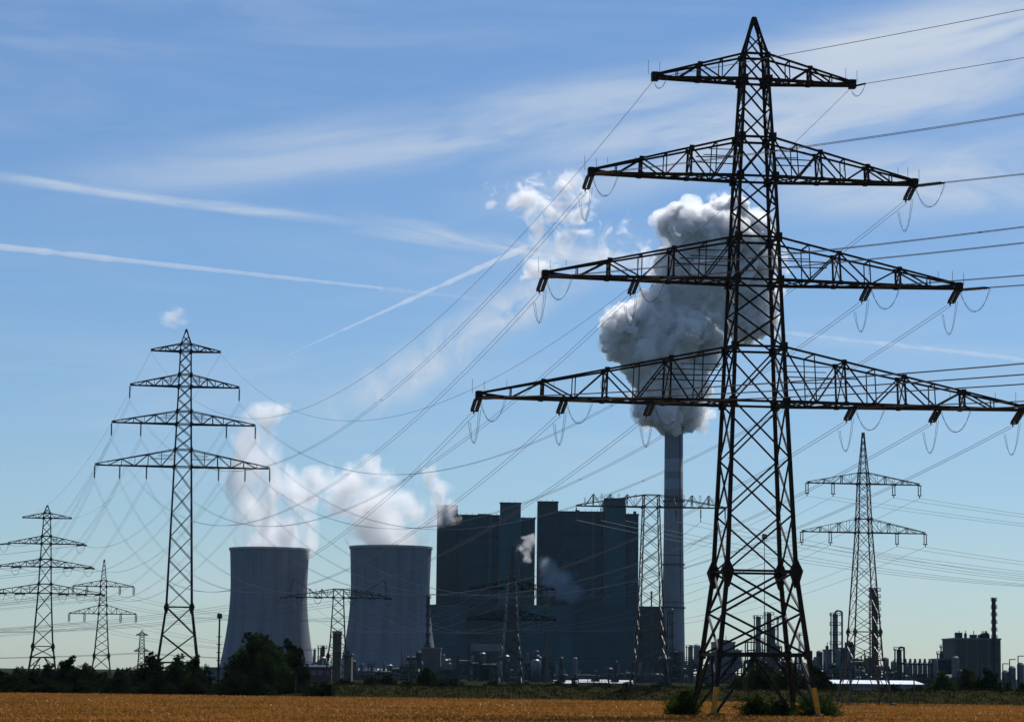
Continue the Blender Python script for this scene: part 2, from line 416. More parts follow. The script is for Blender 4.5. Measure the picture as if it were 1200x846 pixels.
        for q in (-1, 1):
            m.bar(bot(0, q), bot(1, q), ch*1.25, ch*1.0); m.bar(top(0, q), top(1, q), ch*.8, ch*.7)
            T = [((k/n)) for k in range(n+1)]
            for k in range(n):
                a, b = T[k], T[k+1]
                if k % 2 == 0: m.bar(top(a, q), bot(b, q), bw*.8)
                else: m.bar(bot(a, q), top(b, q), bw*.8)
                if k > 0 and k < n:
                    if k % 2 == 0: m.bar(bot(a, q), top(a, q), bw*1.0)
                    else: m.bar(bot(a, q), top(a, q), bw*.55)
            if detail and zt-z > 2.5:    # redundant members near the root
                hm = .45
                p0 = bot(0, q)*(1-hm)+top(0, q)*hm
                te = .30 if not A.get('flat') else .4
                p1 = bot(te, q)+np.array([0, 0, (p0-bot(0, q))[2]]); m.bar(p0, p1, bw*.55)
                p0 = bot(0, q)*(.35)+top(0, q)*.65; p1 = bot(te*.7, q)+np.array([0, 0, (p0-bot(0, q))[2]]); m.bar(p0, p1, bw*.45)
        for k in range(n+1):
            t = k/n; m.bar(bot(t, -1), bot(t, 1), bw*.8); m.bar(top(t, -1), top(t, 1), bw*.7)
            if k < n: m.bar(bot(t, -1), bot((k+1)/n, 1), bw*.6); m.bar(bot(t, 1), bot((k+1)/n, -1), bw*.6)
            if k % 2 == 0 and detail and 0 < k < n: m.bar(bot(t, -1), top(t, 1), bw*.6); m.bar(bot(t, 1), top(t, -1), bw*.6)
            if k % 2 == 0 and detail > 1:
                for q in (-1, 1):
                    for p in (bot(t, q), top(t, q)): m.box(p[0]-.22, p[0]+.22, p[1]-.03, p[1]+.03, p[2]-.2, p[2]+.2)
        if 'horn' in A:
            hh, hi, ho = A['horn']; tp = np.array([sd*ho, 0, z+hh])
            for q in (-1, 1):
                i0 = (hi-x0)/(L-x0); o0 = min(1, (ho+.22*L-x0)/(L-x0))
                m.bar(bot(i0, q), tp, ch*.7); m.bar(bot(min(1, (ho-x0)/(L-x0)+.06), q), tp, ch*.7); 
                m.bar(bot(i0, q)*.5+tp*.5, bot((hi*.4+ho*.6-x0)/(L-x0), q), bw*.8)
            m.bar(tp, bot(1, 1)*.5+bot(1, -1)*.5, ch*.5)
        if detail > 1:
            p = bot(1, 0); m.box(p[0]-.3, p[0]+.3, -.36, .36, z-.28, z+.5)
            for dx in (-.6, .45): m.bar([p[0]+dx, 0, z+.3], [p[0]+dx, 0, z+1.45+(.15 if dx < 0 else 0)], .03)
            for k in range(3): m.bar([sd*(L*.9-k*L*.17), .1, z+1], [sd*(L*.9-k*L*.17), .1, z+1.55+.1*k], .03) if ai in (1, 2, 3) else None
        o = m.build('crossarm', s.ml, s.root)
        for k, x in enumerate(A['pos']):
            t = (x-x0)/(L-x0); p = (bot(t, 1)+bot(t, -1))/2; p[2] -= .1
            if A.get('pz') is not None: p[2] = z+A['pz']
            s.tips[(ai, sd, k)] = p
    def world(s, p):
        c, n = math.cos(s.yaw), math.sin(s.yaw); return s.loc+np.array([p[0]*c-p[1]*n, p[0]*n+p[1]*c, p[2]])
    def local(s, w):
        d = np.asarray(w)-s.loc; c, n = math.cos(s.yaw), math.sin(s.yaw); return np.array([d[0]*c+d[1]*n, -d[0]*n+d[1]*c, d[2]])
    def ldir(s, d):
        c, n = math.cos(s.yaw), math.sin(s.yaw); return np.array([d[0]*c+d[1]*n, -d[0]*n+d[1]*c, d[2]])

def string_prof(L, r, n):
    pr = [(.03, 0), (.03, .12)]
    st = (L-.24)/n
    for k in range(n):
        z = .12+k*st; pr += [(r*.45, z+.05*st), (r, z+.45*st), (r*.95, z+.6*st), (r*.45, z+.9*st)]
    return pr+[(.03, L-.12), (.03, L)]
def add_string(P, p, d, L, double=.25, r=.15, n=9, yoke=True, name='insulator_string'):
    """strain or suspension insulator: one or two parallel strings from local point p along d"""
    d = np.asarray(d, float); d /= np.linalg.norm(d)
    h = np.cross(d, [0, 0, 1.]) if abs(d[2]) < .9 else np.array([1., 0, 0]); h /= np.linalg.norm(h)
    m = MB()
    for q in ((-1, 1) if double else (0,)):
        m.lathe(string_prof(L, r, n), n=8, axis=(p+h*q*double, d))
    if double: m.bar(p-h*(double+.12), p+h*(double+.12), .12)
    o = m.build(name, MT['ins'], P.root, smooth=False)
    if yoke:
        y = MB(); e = p+d*L
        if double: y.bar(e-h*(double+.12), e+h*(double+.12), .13)
        y.bar(e, e+d*.35, .1); y.build('yoke', P.ml, o)
    return p+d*(L+(.35 if yoke else 0))
def jumper(P, a, b, depth, sub=.2, spacer=True, r=.02):
    a = np.asarray(a, float); b = np.asarray(b, float); h = b-a; h[2] = 0; m = MB()
    n = np.cross(h, [0, 0, 1.]); n = n/(np.linalg.norm(n)+1e-9)
    t = np.linspace(0, 1, 15)[:, None]; mids = []
    for q in (-1, 1):
        pts = a+n*sub*q*1.0+(b-a)*(t+.06*q*np.sin(t*math.pi))-np.array([0, 0, 1.])*depth*(1-np.abs(2*t-1)**2.2)
        m.tube(pts, r, 4); mids.append(pts[7])
    if spacer: m.bar(mids[0], mids[1], .045)
    m.build('jumper_cable', MT['wire'], P.root)
def cable(name, label, p, q, sag, group, sub=.2, r=.022, n=36, damp=True, bundle=True, mt='wire'):
    p = np.asarray(p, float); q = np.asarray(q, float); t = np.linspace(0, 1, n)[:, None]
    base = p+(q-p)*t-np.array([0, 0, 1.])*4*sag*t*(1-t)
    h = q-p; nn = np.cross(h, [0, 0, 1.]); nn /= np.linalg.norm(nn); m = MB()
    for k in ((-1, 1) if bundle else (0,)): m.tube(base+nn*sub*k, r, 4)
    if bundle:
        L = np.linalg.norm(q-p)
        for f in (.22, .5, .78): c = p+(q-p)*f-np.array([0, 0, 1.])*4*sag*f*(1-f); m.bar(c-nn*sub, c+nn*sub, .05)
    o = m.build(name, MT[mt], None); tag(o, label=label, cat='power cable', group=group)
    return o
def strain(P, ai, sd, k, nxt, L=2.2, double=.21, slope=-.06, r=.15, n=9, x_off=0):
    p = P.tips[(ai, sd, k)]; d = P.ldir(np.asarray(nxt)-P.world(p)); d[2] = 0; d /= np.linalg.norm(d)
    s0 = p+d*.35; s0[2] -= .05
    d[2] = slope
    e = add_string(P, s0, d, L, double, r, n)
    return e

# --- the big strain tower
b0 = at(884, 838, 228)
zc = lambda y, u=886, Y=228: float(at(u, y, Y)[2])
Hm = zc(22)
prof_main = [(0, 9.3), (zc(767), 7.85), (zc(672), 6.15), (zc(472), 4.8), (zc(325), 3.9), (zc(209), 3.2), (zc(163), 2.8), (zc(97), 2.25), (zc(66), 2.1)]
arms_main = [dict(z=zc(96), zt=zc(66), half=9.15, pos=[9.15], n=4, tiph=.3),
             dict(z=zc(210), zt=zc(164), half=14.9, pos=[14.9], n=6),
             dict(z=zc(331), zt=zc(281), half=19.0, pos=[19.0, 10.7], n=6),
             dict(z=zc(473), zt=zc(409), half=24.8, pos=[24.8, 17.1, 9.2], n=8)]
YAWM = R_(7)
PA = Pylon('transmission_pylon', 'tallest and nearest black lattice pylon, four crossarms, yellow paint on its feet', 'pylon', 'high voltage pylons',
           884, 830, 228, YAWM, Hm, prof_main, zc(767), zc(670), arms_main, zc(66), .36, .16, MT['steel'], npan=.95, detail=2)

def four_arm(u, vb, Y, yaw, vt, arm_px, half_px, body, belts, label, lw, bw, strainer, pos):
    zz = lambda y: float(at(u, y, Y)[2]); m = Y/3000.
    arms = []
    for (yb, yt), h, ps in zip(arm_px, half_px, pos):
        arms.append(dict(z=zz(yb), zt=zz(yt), half=h*m, pos=[p*m for p in ps], n=4 if h*m < 11 else 6))
    prof = [(max(0, zz(y)), w*m) for y, w in body]
    return Pylon('transmission_pylon', label, 'pylon', 'high voltage pylons', u, vb, Y, yaw, zz(vt), prof, zz(belts[0]), zz(belts[1]), arms, zz(arm_px[0][1]), lw, bw, MT['steel'], npan=1.05, detail=1)
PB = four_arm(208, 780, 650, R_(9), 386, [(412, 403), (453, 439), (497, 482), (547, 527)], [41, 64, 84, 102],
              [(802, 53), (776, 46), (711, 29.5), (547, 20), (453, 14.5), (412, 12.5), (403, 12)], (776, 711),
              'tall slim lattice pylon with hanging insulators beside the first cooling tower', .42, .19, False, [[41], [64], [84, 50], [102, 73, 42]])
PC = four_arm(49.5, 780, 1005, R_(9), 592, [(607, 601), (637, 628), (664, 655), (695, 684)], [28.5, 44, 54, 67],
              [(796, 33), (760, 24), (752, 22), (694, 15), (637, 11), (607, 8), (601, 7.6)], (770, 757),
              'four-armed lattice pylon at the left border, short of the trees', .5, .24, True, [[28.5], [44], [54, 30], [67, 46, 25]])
def world_tip(P, key, drop=0): w = P.world(P.tips[key]); w[2] -= drop; return w

ORD = ['top', 'second', 'third', 'lowest']
SIDE = {-1: 'left', 1: 'right'}
KN = {1: ['tip'], 2: ['tip', 'inner end'], 3: ['tip', 'middle', 'inner end']}
DISP = np.array([138., -138., 5.8])
gA = 'cables between the biggest pylon and the tall slim pylon'; gR = 'cables leaving the biggest pylon to the right'; gC = 'cables beyond the tall slim pylon'
for ai, A in enumerate(arms_main):
    for sd in (-1, 1):
        for k in range(len(A['pos'])):
            key = (ai, sd, k); nm = f"{ORD[ai]} crossarm's {SIDE[sd]} {KN[len(A['pos'])][k]}"
            tb = world_tip(PB, key, 3.9 if ai else .2)
            tc = world_tip(PC, key)
            if ai == 0:
                # earth wires, single
                pw = PA.world(PA.tips[key]); rd = DISP/np.linalg.norm(DISP)
                m = MB(); lp = PA.tips[key]; e = PA.ldir(rd)*1.5
                m.bar(lp, lp+e, .14); m.build('cable_clamp', PA.ml, PA.root)
                jumper(PA, lp+e, lp+np.array([0, .3, -.3]), .8, .02, False, .02)
                cable('power_cable', f'single earth cable, biggest pylon, {nm}, to the tall slim pylon', pw, tb, 23.5, gA, bundle=False, r=.026, n=60)
                cable('power_cable', f'single earth cable, biggest pylon, {nm}, rising to the right border', PA.world(lp+e), pw+DISP, 2.8, gR, bundle=False, r=.028)
                cable('power_cable', f'earth cable, tall slim pylon, {nm}, to the left border pylon', tb, tc, 9, gC, bundle=False, r=.026)
                continue
            eL = strain(PA, ai, sd, k, tb, L=1.75, slope=-.62, r=.19, n=8)
            eR = strain(PA, ai, sd, k, PA.world(PA.tips[key])+DISP, L=2.7, slope=-.03, r=.13, n=12)
            lp = PA.tips[key]
            jumper(PA, eR+np.array([0, 0, 0]), lp+np.array([.1, 0, -.2]), 2.0, .12)
            dd = PA.ldir(tb-PA.world(lp)); dd[2] = 0; dd /= np.linalg.norm(dd)
            jumper(PA, eL+dd*1.6+np.array([0, 0, -.6]), lp*0+eL+np.array([.5, -.6, .3]), 2.4, .1)
            lw = f"twin cable, biggest pylon, {nm},"
            cable('power_cable', lw+' to the tall slim pylon', PA.world(eL), tb, 21.5, gA, r=.024, n=60, sub=.22)
            cable('power_cable', lw+' to the right border', PA.world(eR), PA.world(eR)+DISP, 3.5, gR, r=.026, sub=.2)
            # suspension string on the tall pylon
            sp = PB.tips[key]; add_string(PB, sp, [0, 0, -1], 3.3, 0, .24, 14, yoke=True)
            eC = strain(PC, ai, sd, k, tb, L=3.0, slope=-.15, r=.34, n=8, double=.4)
            cable('power_cable', f"twin cable, tall slim pylon, {nm}, to the left border pylon", tb, PC.world(eC), 12, gC, r=.028, n=48, sub=.28)
            e2 = strain(PC, ai, sd, k, PC.world(PC.tips[key])+np.array([-260, 60, 0]), L=3.0, slope=-.12, r=.34, n=8, double=.4)
            jumper(PC, eC, e2, 3.0, .2, False, .045)
            cable('power_cable', f"twin cable, left border pylon, {nm}, running out past the border", PC.world(e2), PC.world(e2)+np.array([-330, 80, -4]), 9, 'cables leaving the left border pylon', r=.03, sub=.28)

# --- two-level pylons of the smaller line
def two_arm(u, vb, Y, yaw, vt, a1, a2, half, body, belts, label, lw, bw, ml, insL, dbl=.16, r=.09, detail=1, fr=.62):
    zz = lambda y: float(at(u, y, Y)[2]); m = Y/3000.
    arms = [dict(z=zz(a1[0]), zt=zz(a1[1]), half=half[0]*m, pos=[half[0]*m, half[0]*m*fr*.87], n=6, tiph=.15, cw=lw*.6),
            dict(z=zz(a2[0]), zt=zz(a2[1]), half=half[1]*m, pos=[half[1]*m, half[1]*m*fr*.87], n=6, tiph=.15, cw=lw*.6)]
    prof = [(max(0, zz(y)), w*m) for y, w in body]
    P = Pylon('small_pylon', label, 'pylon', 'smaller two-armed pylons', u, vb, Y, yaw, zz(vt), prof, max(0, zz(belts[0])) if belts[0] else 0, zz(belts[1]), arms, zz(a1[1]), lw, bw, ml, npan=.8, detail=detail)
    P.susp = {}
    for key, p in P.tips.items():
        h = dbl
        e = add_string(P, p, [0, 0, -1], insL, h, r, 10)
        P.susp[key] = P.world(e)
    return P
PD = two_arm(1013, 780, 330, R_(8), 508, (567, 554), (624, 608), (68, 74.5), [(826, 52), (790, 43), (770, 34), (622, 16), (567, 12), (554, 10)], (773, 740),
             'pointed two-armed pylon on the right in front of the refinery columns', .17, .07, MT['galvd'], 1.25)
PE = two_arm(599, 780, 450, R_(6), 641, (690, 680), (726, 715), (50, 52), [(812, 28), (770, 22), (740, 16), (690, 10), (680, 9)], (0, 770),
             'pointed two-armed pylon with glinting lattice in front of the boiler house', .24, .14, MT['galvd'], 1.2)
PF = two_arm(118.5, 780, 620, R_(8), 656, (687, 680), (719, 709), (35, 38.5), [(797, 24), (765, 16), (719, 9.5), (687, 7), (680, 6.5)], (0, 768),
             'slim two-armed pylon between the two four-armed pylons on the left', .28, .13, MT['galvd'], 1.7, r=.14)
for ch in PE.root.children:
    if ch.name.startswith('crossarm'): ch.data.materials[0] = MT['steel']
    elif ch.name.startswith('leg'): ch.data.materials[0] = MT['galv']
gB = 'cables of the smaller two-armed pylons'
nmf = {PD: 'refinery-side pylon', PE: 'glinting pylon', PF: 'slim left pylon'}
for key in PD.susp:
    ai, sd, k = key; nm = f"{['upper', 'lower'][ai]} arm, {SIDE[sd]} {['tip', 'inner'][k]}"
    cable('power_cable', f'cable of {nmf[PD]}, {nm}, sagging to the right border', PD.susp[key], PD.susp[key]+np.array([150, 45, -1]), 4.5, gB, bundle=False, r=.020)
    cable('power_cable', f'cable, {nmf[PD]}, {nm}, to {nmf[PE]}', PD.susp[key], PE.susp[key], 3.6, gB, bundle=False, r=.018)
    cable('power_cable', f'cable, {nmf[PE]}, {nm}, to {nmf[PF]}', PE.susp[key], PF.susp[key], 5.0, gB, bundle=False, r=.022)
    cable('power_cable', f'cable, {nmf[PF]}, {nm}, out to the left border', PF.susp[key], PF.susp[key]+np.array([-160, 90, -2]), 4.0, gB, bundle=False, r=.026)

# --- flat portal-arm pylons
def portal(u, vb, Y, yaw, yb, yt, half, pos, body, belts, label, lw, bw, ml, horn=None, insL=2.0, flat=.8):
    zz = lambda y: float(at(u, y, Y)[2]); m = Y/3000.
    A = dict(z=zz(yb), zt=zz(yt), half=half*m, pos=[p*m for p in pos], n=8, tiph=.12, cw=lw*.6, flat=flat, tipd=.45)
    if horn: A['horn'] = tuple(h*m for h in horn)
    prof = [(max(0, zz(y)), w*m) for y, w in body]
    return Pylon('flat_armed_pylon', label, 'pylon', 'flat-armed pylons', u, vb, Y, yaw, zz(yt)+.05, prof, max(0, zz(belts[0])) if belts[0] else 0, zz(belts[1]), [A], zz(yt), lw, bw, ml, npan=.72, flat_top=True, detail=1)
PG = portal(762, 790, 362, R_(5), 594, 580, 88, [88, 59, 30], [(819, 46), (800, 42), (742, 29), (700, 25), (594, 18), (580, 17)], (775, 742),
            'flat-armed lattice pylon in front of the chimney, one wide straight crossarm', .2, .085, MT['galvd'])
PH = portal(395, 785, 790, R_(5), 700, 690, 61, [61, 42, 20], [(801, 28), (770, 22), (750, 17), (700, 12), (690, 11)], (0, 768),
            'flat-armed lattice pylon with raised horn tips between the cooling towers', .4, .18, MT['galvd'], horn=(21, 20, 53), flat=.5)
gG = 'cables of the flat-armed pylons'
for sd in (-1, 1):
    for k in range(3):
        p = PG.tips[(0, sd, k)]; e = PG.world(add_string(PG, p, [0, 0, -1], 1.55, 0, .12, 10))
        q = PH.tips[(0, sd, k)]; d = PH.ldir(e-PH.world(q)); d[2] = -.05*np.linalg.norm(d[:2]); e2 = PH.world(add_string(PH, q, d, 2.2, 0, .3, 6))
        nm = f"{SIDE[sd]} {['tip', 'middle', 'inner'][k]}"
        cable('power_cable', f'cable, chimney-side flat pylon, {nm} string, to the horned pylon', e, e2, 13, gG, bundle=False, r=.028, n=48)
        cable('power_cable', f'cable, chimney-side flat pylon, {nm} string, sagging away right', e, e+np.array([150, 120, -2]), 5.5, gG, bundle=False, r=.024)
        d3 = PH.ldir(np.array([-1, .35, 0])); d3[2] = -.05; e3 = PH.world(add_string(PH, q, d3, 2.2, 0, .3, 6))
        jumper(PH, PH.local(e2), PH.local(e3), 1.8, .02, False, .05)
        cable('power_cable', f'cable, horned pylon, {nm} string, leaving left', e3, e3+np.array([-270, 110, -2]), 10, gG, bundle=False, r=.04)

# --- small distant pylon
def far_pylon():
    u, Y = 165.5, 1800; zz = lambda y: float(at(u, y, Y)[2]); m = Y/3000.
    arms = [dict(z=zz(744), zt=zz(741.5), half=7*m, pos=[7*m], n=4), dict(z=zz(763), zt=zz(759), half=9*m, pos=[9*m], n=4), dict(z=zz(785), zt=zz(778.5), half=12.5*m, pos=[12.5*m, 7*m], n=4)]
    P = Pylon('distant_pylon', 'smallest pylon, far off, standing out of the trees left of the tall slim pylon', 'pylon', None, u, 780, Y, R_(4), zz(738),
              [(0, 7.6), (zz(785), 5.0), (zz(741), 2.6)], 0, zz(789), arms, zz(741.5), .55, .26, MT['galvd'], npan=.8, detail=0)
    n = 0
    for ai, sd in ((1, -1), (1, 1), (2, -1), (2, 1)):
        p = P.world(P.tips[(ai, sd, 0)])-[0, 0, 1.0]
        for s2, w in ((-1, 'left'), (1, 'right')):
            cable('power_cable', f"faint cable, smallest pylon, {['', 'middle', 'lowest'][ai]} arm's {SIDE[sd]} tip, going {w}", p, p+np.array([s2*330., -20*s2, -1]), 5, 'cables of the smallest pylon', bundle=False, r=.11)
far_pylon()

# ------------------------------------------------------------------ power station
def rib_mat(name, col, dark, n):
    m = bpy.data.materials.new(name); m.use_nodes = True; t = NT(m.node_tree); b = t.n['Principled BSDF']; b.inputs['Roughness'].default_value = .85
    g = t.n.new('ShaderNodeTexCoord').outputs['Object']; s = t.sep(g)
    a = t.math('MULTIPLY', t.math('ARCTAN2', s[1], s[0]), n/(2*math.pi))
    k = t.smooth(t.math('PINGPONG', a, .5), .12, .03)
    st = t.noise(t.comb(t.math('MULTIPLY', a, .35), 0, t.math('MULTIPLY', s[2], .012)), 1.0, 4)
    lift = t.smooth(t.math('PINGPONG', s[2], 3.0), .25, .1)
    c = t.mix(t.smooth(st, .35, .65), tuple(x*.85 for x in col)+(1,), tuple(x*1.12 for x in col)+(1,))
    c = t.mix(t.math('MULTIPLY', k, .75), c, tuple(dark)+(1,)); c = t.mix(t.math('MULTIPLY', lift, .25), c, tuple(dark)+(1,))
    t.l.new(c, b.inputs['Base Color']); return m
MT['tower'] = rib_mat('ribbed_tower_concrete', (.165, .18, .21), (.12, .13, .155), 90)
def cooling_tower(u, vt, wt, Y, label):
    m_ = Y/3000.; H = float(at(u, vt, Y)[2]); r0 = wt/2*m_
    root = empty('cooling_tower', (X(u-1.5, Y, 740), Y, 0), 0, label=label, cat='cooling tower', group='cooling towers')
    prof = []; zt = H*.70
    for i in range(41):
        z = 6+(H-6)*i/40
        if z < zt: r = r0*.965*math.sqrt(1+((zt-z)/(H*.86))**2*1.0)
        else: r = r0*(.965+.035*((z-zt)/(H-zt))**1.3)
        prof.append((r, z))
    inner = [(r-.9, z) for r, z in prof[::-1]]
    MB().lathe(prof+inner, n=180, cap=False).build('shell', MT['tower'], root, smooth=True)
    m = MB(); r, z = prof[-1]; m.lathe([(r+.01, z-1.2), (r+.7, z-1.1), (r+.7, z+.6), (r-1.2, z+.6), (r-1.2, z-.3)], n=120, cap=False); m.build('rim', MT['conc'], root)
    m = MB(); rb = prof[0][0]
    for i in range(72):
        a = i*2*math.pi/72; b = a+math.pi/72
        for q in (-1, 1): m.bar((rb*math.cos(a)*1.03, rb*math.sin(a)*1.03, 0), (rb*math.cos(a+q*math.pi/72), rb*math.sin(a+q*math.pi/72), 6.1), .8)
    m.build('support_columns', MT['conc'], root)
    MB().lathe([(rb*1.06, 0), (rb*1.06, 1.6), (rb*1.04, 1.6), (rb*1.04, 0)], n=96, cap=False).build('basin', MT['conc'], root)
    return root, r0, H
T1 = cooling_tower(315.5, 643.5, 92.5, 1860, 'left cooling tower, behind the big round tree, steaming')
T2 = cooling_tower(458, 641.5, 95.5, 1800, 'right cooling tower, next to the boiler house, steaming')

def clad(name, col, vp=6.0, hp=8.0):
    m = bpy.data.materials.new(name); m.use_nodes = True; t = NT(m.node_tree); b = t.n['Principled BSDF']; b.inputs['Roughness'].default_value = .55; b.inputs['Specular IOR Level'].default_value = .15
    g = t.n.new('ShaderNodeTexCoord').outputs['Object']; s = t.sep(g)
    hx = t.smooth(t.math('PINGPONG', t.math('ADD', s[0], s[1]), vp/2), .35, .1); hz = t.smooth(t.math('PINGPONG', s[2], hp/2), .4, .12)
    cell = t.n.new('ShaderNodeTexWhiteNoise'); cell.noise_dimensions = '3D'
    fl = t.vmath('FLOOR', t.vmath('MULTIPLY', g, (1/vp/3, 1/vp/3, 1/hp/2))); t.l.new(fl, cell.inputs['Vector'])
    c = t.mix(cell.outputs['Value'], tuple(x*.88 for x in col)+(1,), tuple(x*1.12 for x in col)+(1,))
    st = t.noise(t.comb(t.math('MULTIPLY', s[0], .08), t.math('MULTIPLY', s[1], .08), t.math('MULTIPLY', s[2], .01)), 1.0, 3)
    c = t.mix(t.smooth(st, .4, .7), c, tuple(x*.78 for x in col)+(1,))
    c = t.mix(t.math('MULTIPLY', t.math('MAXIMUM', hx, hz), .45), c, tuple(x*.55 for x in col)+(1,))
    t.l.new(c, b.inputs['Base Color']); return m
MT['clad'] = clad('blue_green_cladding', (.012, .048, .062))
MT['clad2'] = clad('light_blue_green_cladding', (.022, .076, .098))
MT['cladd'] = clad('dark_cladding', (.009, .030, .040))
YB = 1900
def bx(m, u0, u1, vt, dy0, dy1, Y=YB, z0=0.0, vref=None):
    return m.box(X(u0, Y, 700), X(u1, Y, 700), Y+dy0, Y+dy1, z0, float(at((u0+u1)/2, vt, Y)[2]))
def boiler(label, segs, tw):
    r = empty('boiler_house', (0, 0, 0), 0, label=label, cat='power station', group='boiler houses')
    for (nm, u0, u1, vt, y0, y1, mt_) in segs:
        o = bx(MB(), u0, u1, vt, y0, y1).build(nm, MT[mt_], r)
        m = MB(); Zt = float(at((u0+u1)/2, vt, YB)[2]); xa, xb = X(u0, YB, 700), X(u1, YB, 700)
        m.box(xa-.4, xb+.4, YB+y0-.5, YB+y0+.6, Zt-.2, Zt+1.0)
        xx = xa+2
        while xx < xb-2: m.bar((xx, YB+y0, Zt+1), (xx, YB+y0, Zt+2.2), .25); xx += 4.5
        m.build('parapet', MT['cladd'], o)
        if nm == 'main_hall':
            for zz_, hh in ((.47, 2.2), (.68, 1.6), (.86, 3.0)):
                m = MB(); n_ = 9
                for q in range(n_): a_ = xa+(xb-xa)*(q+.15)/n_; m.box(a_, a_+(xb-xa)/n_*.7, YB+y0-.3, YB+y0-.004, Zt*zz_, Zt*zz_+hh)
                m.build('louvre_band', MT['cladd'], o)
            m = MB(); x_ = xa+(xb-xa)*.78; m.box(x_-1.1, x_+1.1, YB+y0-1.6, YB+y0-.004, 60, Zt-.5); m.build('downpipe_shaft', MT['clad2'], o)
    # roof plant
    m = MB()
    for (u, v, w, h) in tw: x = X(u, YB, 700); z = float(at(u, v, YB)[2])-.2; m.box(x-w/2, x+w/2, YB+6, YB+12, z, z+h)
    m.build('roof_plant', MT['cladd'], r)
    return r
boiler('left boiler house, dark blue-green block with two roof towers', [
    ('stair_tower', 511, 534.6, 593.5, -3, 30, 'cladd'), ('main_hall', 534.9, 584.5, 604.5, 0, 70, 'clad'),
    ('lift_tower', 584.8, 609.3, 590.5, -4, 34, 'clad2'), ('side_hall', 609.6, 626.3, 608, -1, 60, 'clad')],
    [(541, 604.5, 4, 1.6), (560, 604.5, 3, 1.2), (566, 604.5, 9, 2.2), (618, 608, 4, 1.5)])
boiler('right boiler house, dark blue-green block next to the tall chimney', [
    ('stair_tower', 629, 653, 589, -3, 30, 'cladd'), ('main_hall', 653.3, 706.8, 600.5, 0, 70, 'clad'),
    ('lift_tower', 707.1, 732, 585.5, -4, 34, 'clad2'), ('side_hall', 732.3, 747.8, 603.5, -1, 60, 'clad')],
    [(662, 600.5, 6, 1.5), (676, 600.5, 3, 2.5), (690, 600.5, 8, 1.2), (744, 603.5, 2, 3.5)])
def turbine_hall():
    r = empty('turbine_hall', (0, 0, 0), 0, label='long lower hall joining the fronts of both boiler houses', cat='power station')
    Y = 1880
    bx(MB(), 503, 549.5, 709, -18, -5, Y).build('bay', MT['clad2'], r); bx(MB(), 549.8, 610, 709.5, -22, -5, Y).build('bay', MT['cladd'], r)
    bx(MB(), 610.3, 672, 709.5, -19, -5, Y).build('bay', MT['clad2'], r); bx(MB(), 672.3, 746, 710, -22, -5, Y).build('bay', MT['clad'], r)
    m = MB(); m.box(X(552, Y), X(592, Y), Y-22.6, Y-22.03, Z(570, 763, Y), Z(570, 754.5, Y)); m.build('light_panel', MT['greyb'], r)
    bx(MB(), 746.3, 775.5, 711, -20, 30, Y).build('annex', MT['cladd'], r)
    m = MB()
    for u in range(508, 745, 9):
        m.box(X(u, Y)-.8, X(u, Y)+.8, Y-23.2, Y-22.05, Z(u, 790+.02*(u-600), Y), Z(u, 784, Y)) if u % 2 else None
    m.build('window', MT['silver'], r)
turbine_hall()
def bands(t, g, c):
    z = t.sep(g)[2]
    for a, b, col in ((174, 200, (.13, .145, .165)), (158, 164, (.15, .15, .165)), (136, 150, (.145, .145, .16)), (60, 61.2, (.12, .12, .13)), (97, 98.2, (.12, .12, .13))):
        k = t.math('MULTIPLY', t.math('GREATER_THAN', z, a), t.math('LESS_THAN', z, b)); c = t.mix(k, c, tuple(col)+(1,))
    return c
def chimney():
    Y = 2030; H = float(at(789, 500, Y)[2]); r = empty('chimney', (X(789, Y, 700), Y, 0), 0, label='tallest concrete chimney with dark bands, pouring thick steam', cat='chimney')
    m_ = Y/3000; MB().lathe([(14.4*m_, 0), (13.7*m_, 25), (12.4*m_, 70), (11.4*m_, 120), (10.7*m_, H)], n=64).build('shaft', mat('chimney_concrete', (.21, .235, .265), .8, 0, .1, .05, extra=bands), r, smooth=True)
    for z, rr in ((H-1, 10.7), (H*.7, 11.3), (H*.45, 12.0), (H*.28, 12.9)): MB().lathe([(rr*m_, z), (rr*m_+1.0, z), (rr*m_+1.0, z+1.1), (rr*m_, z+1.1)], n=48, cap=False).build('gallery', MT['plant'], r)
    m = MB(); m.bar((5.5, -10*m_*.98, 0), (4.5, -9.4*m_, H), .5); m.build('ladder', MT['plant'], r)
    MB().lathe([(7.2, H), (6.6, H+2.2), (5.9, H+2.2)], n=32).build('flue', MT['plant'], r)
    return X(789, Y, 700), Y, H
CH = chimney()

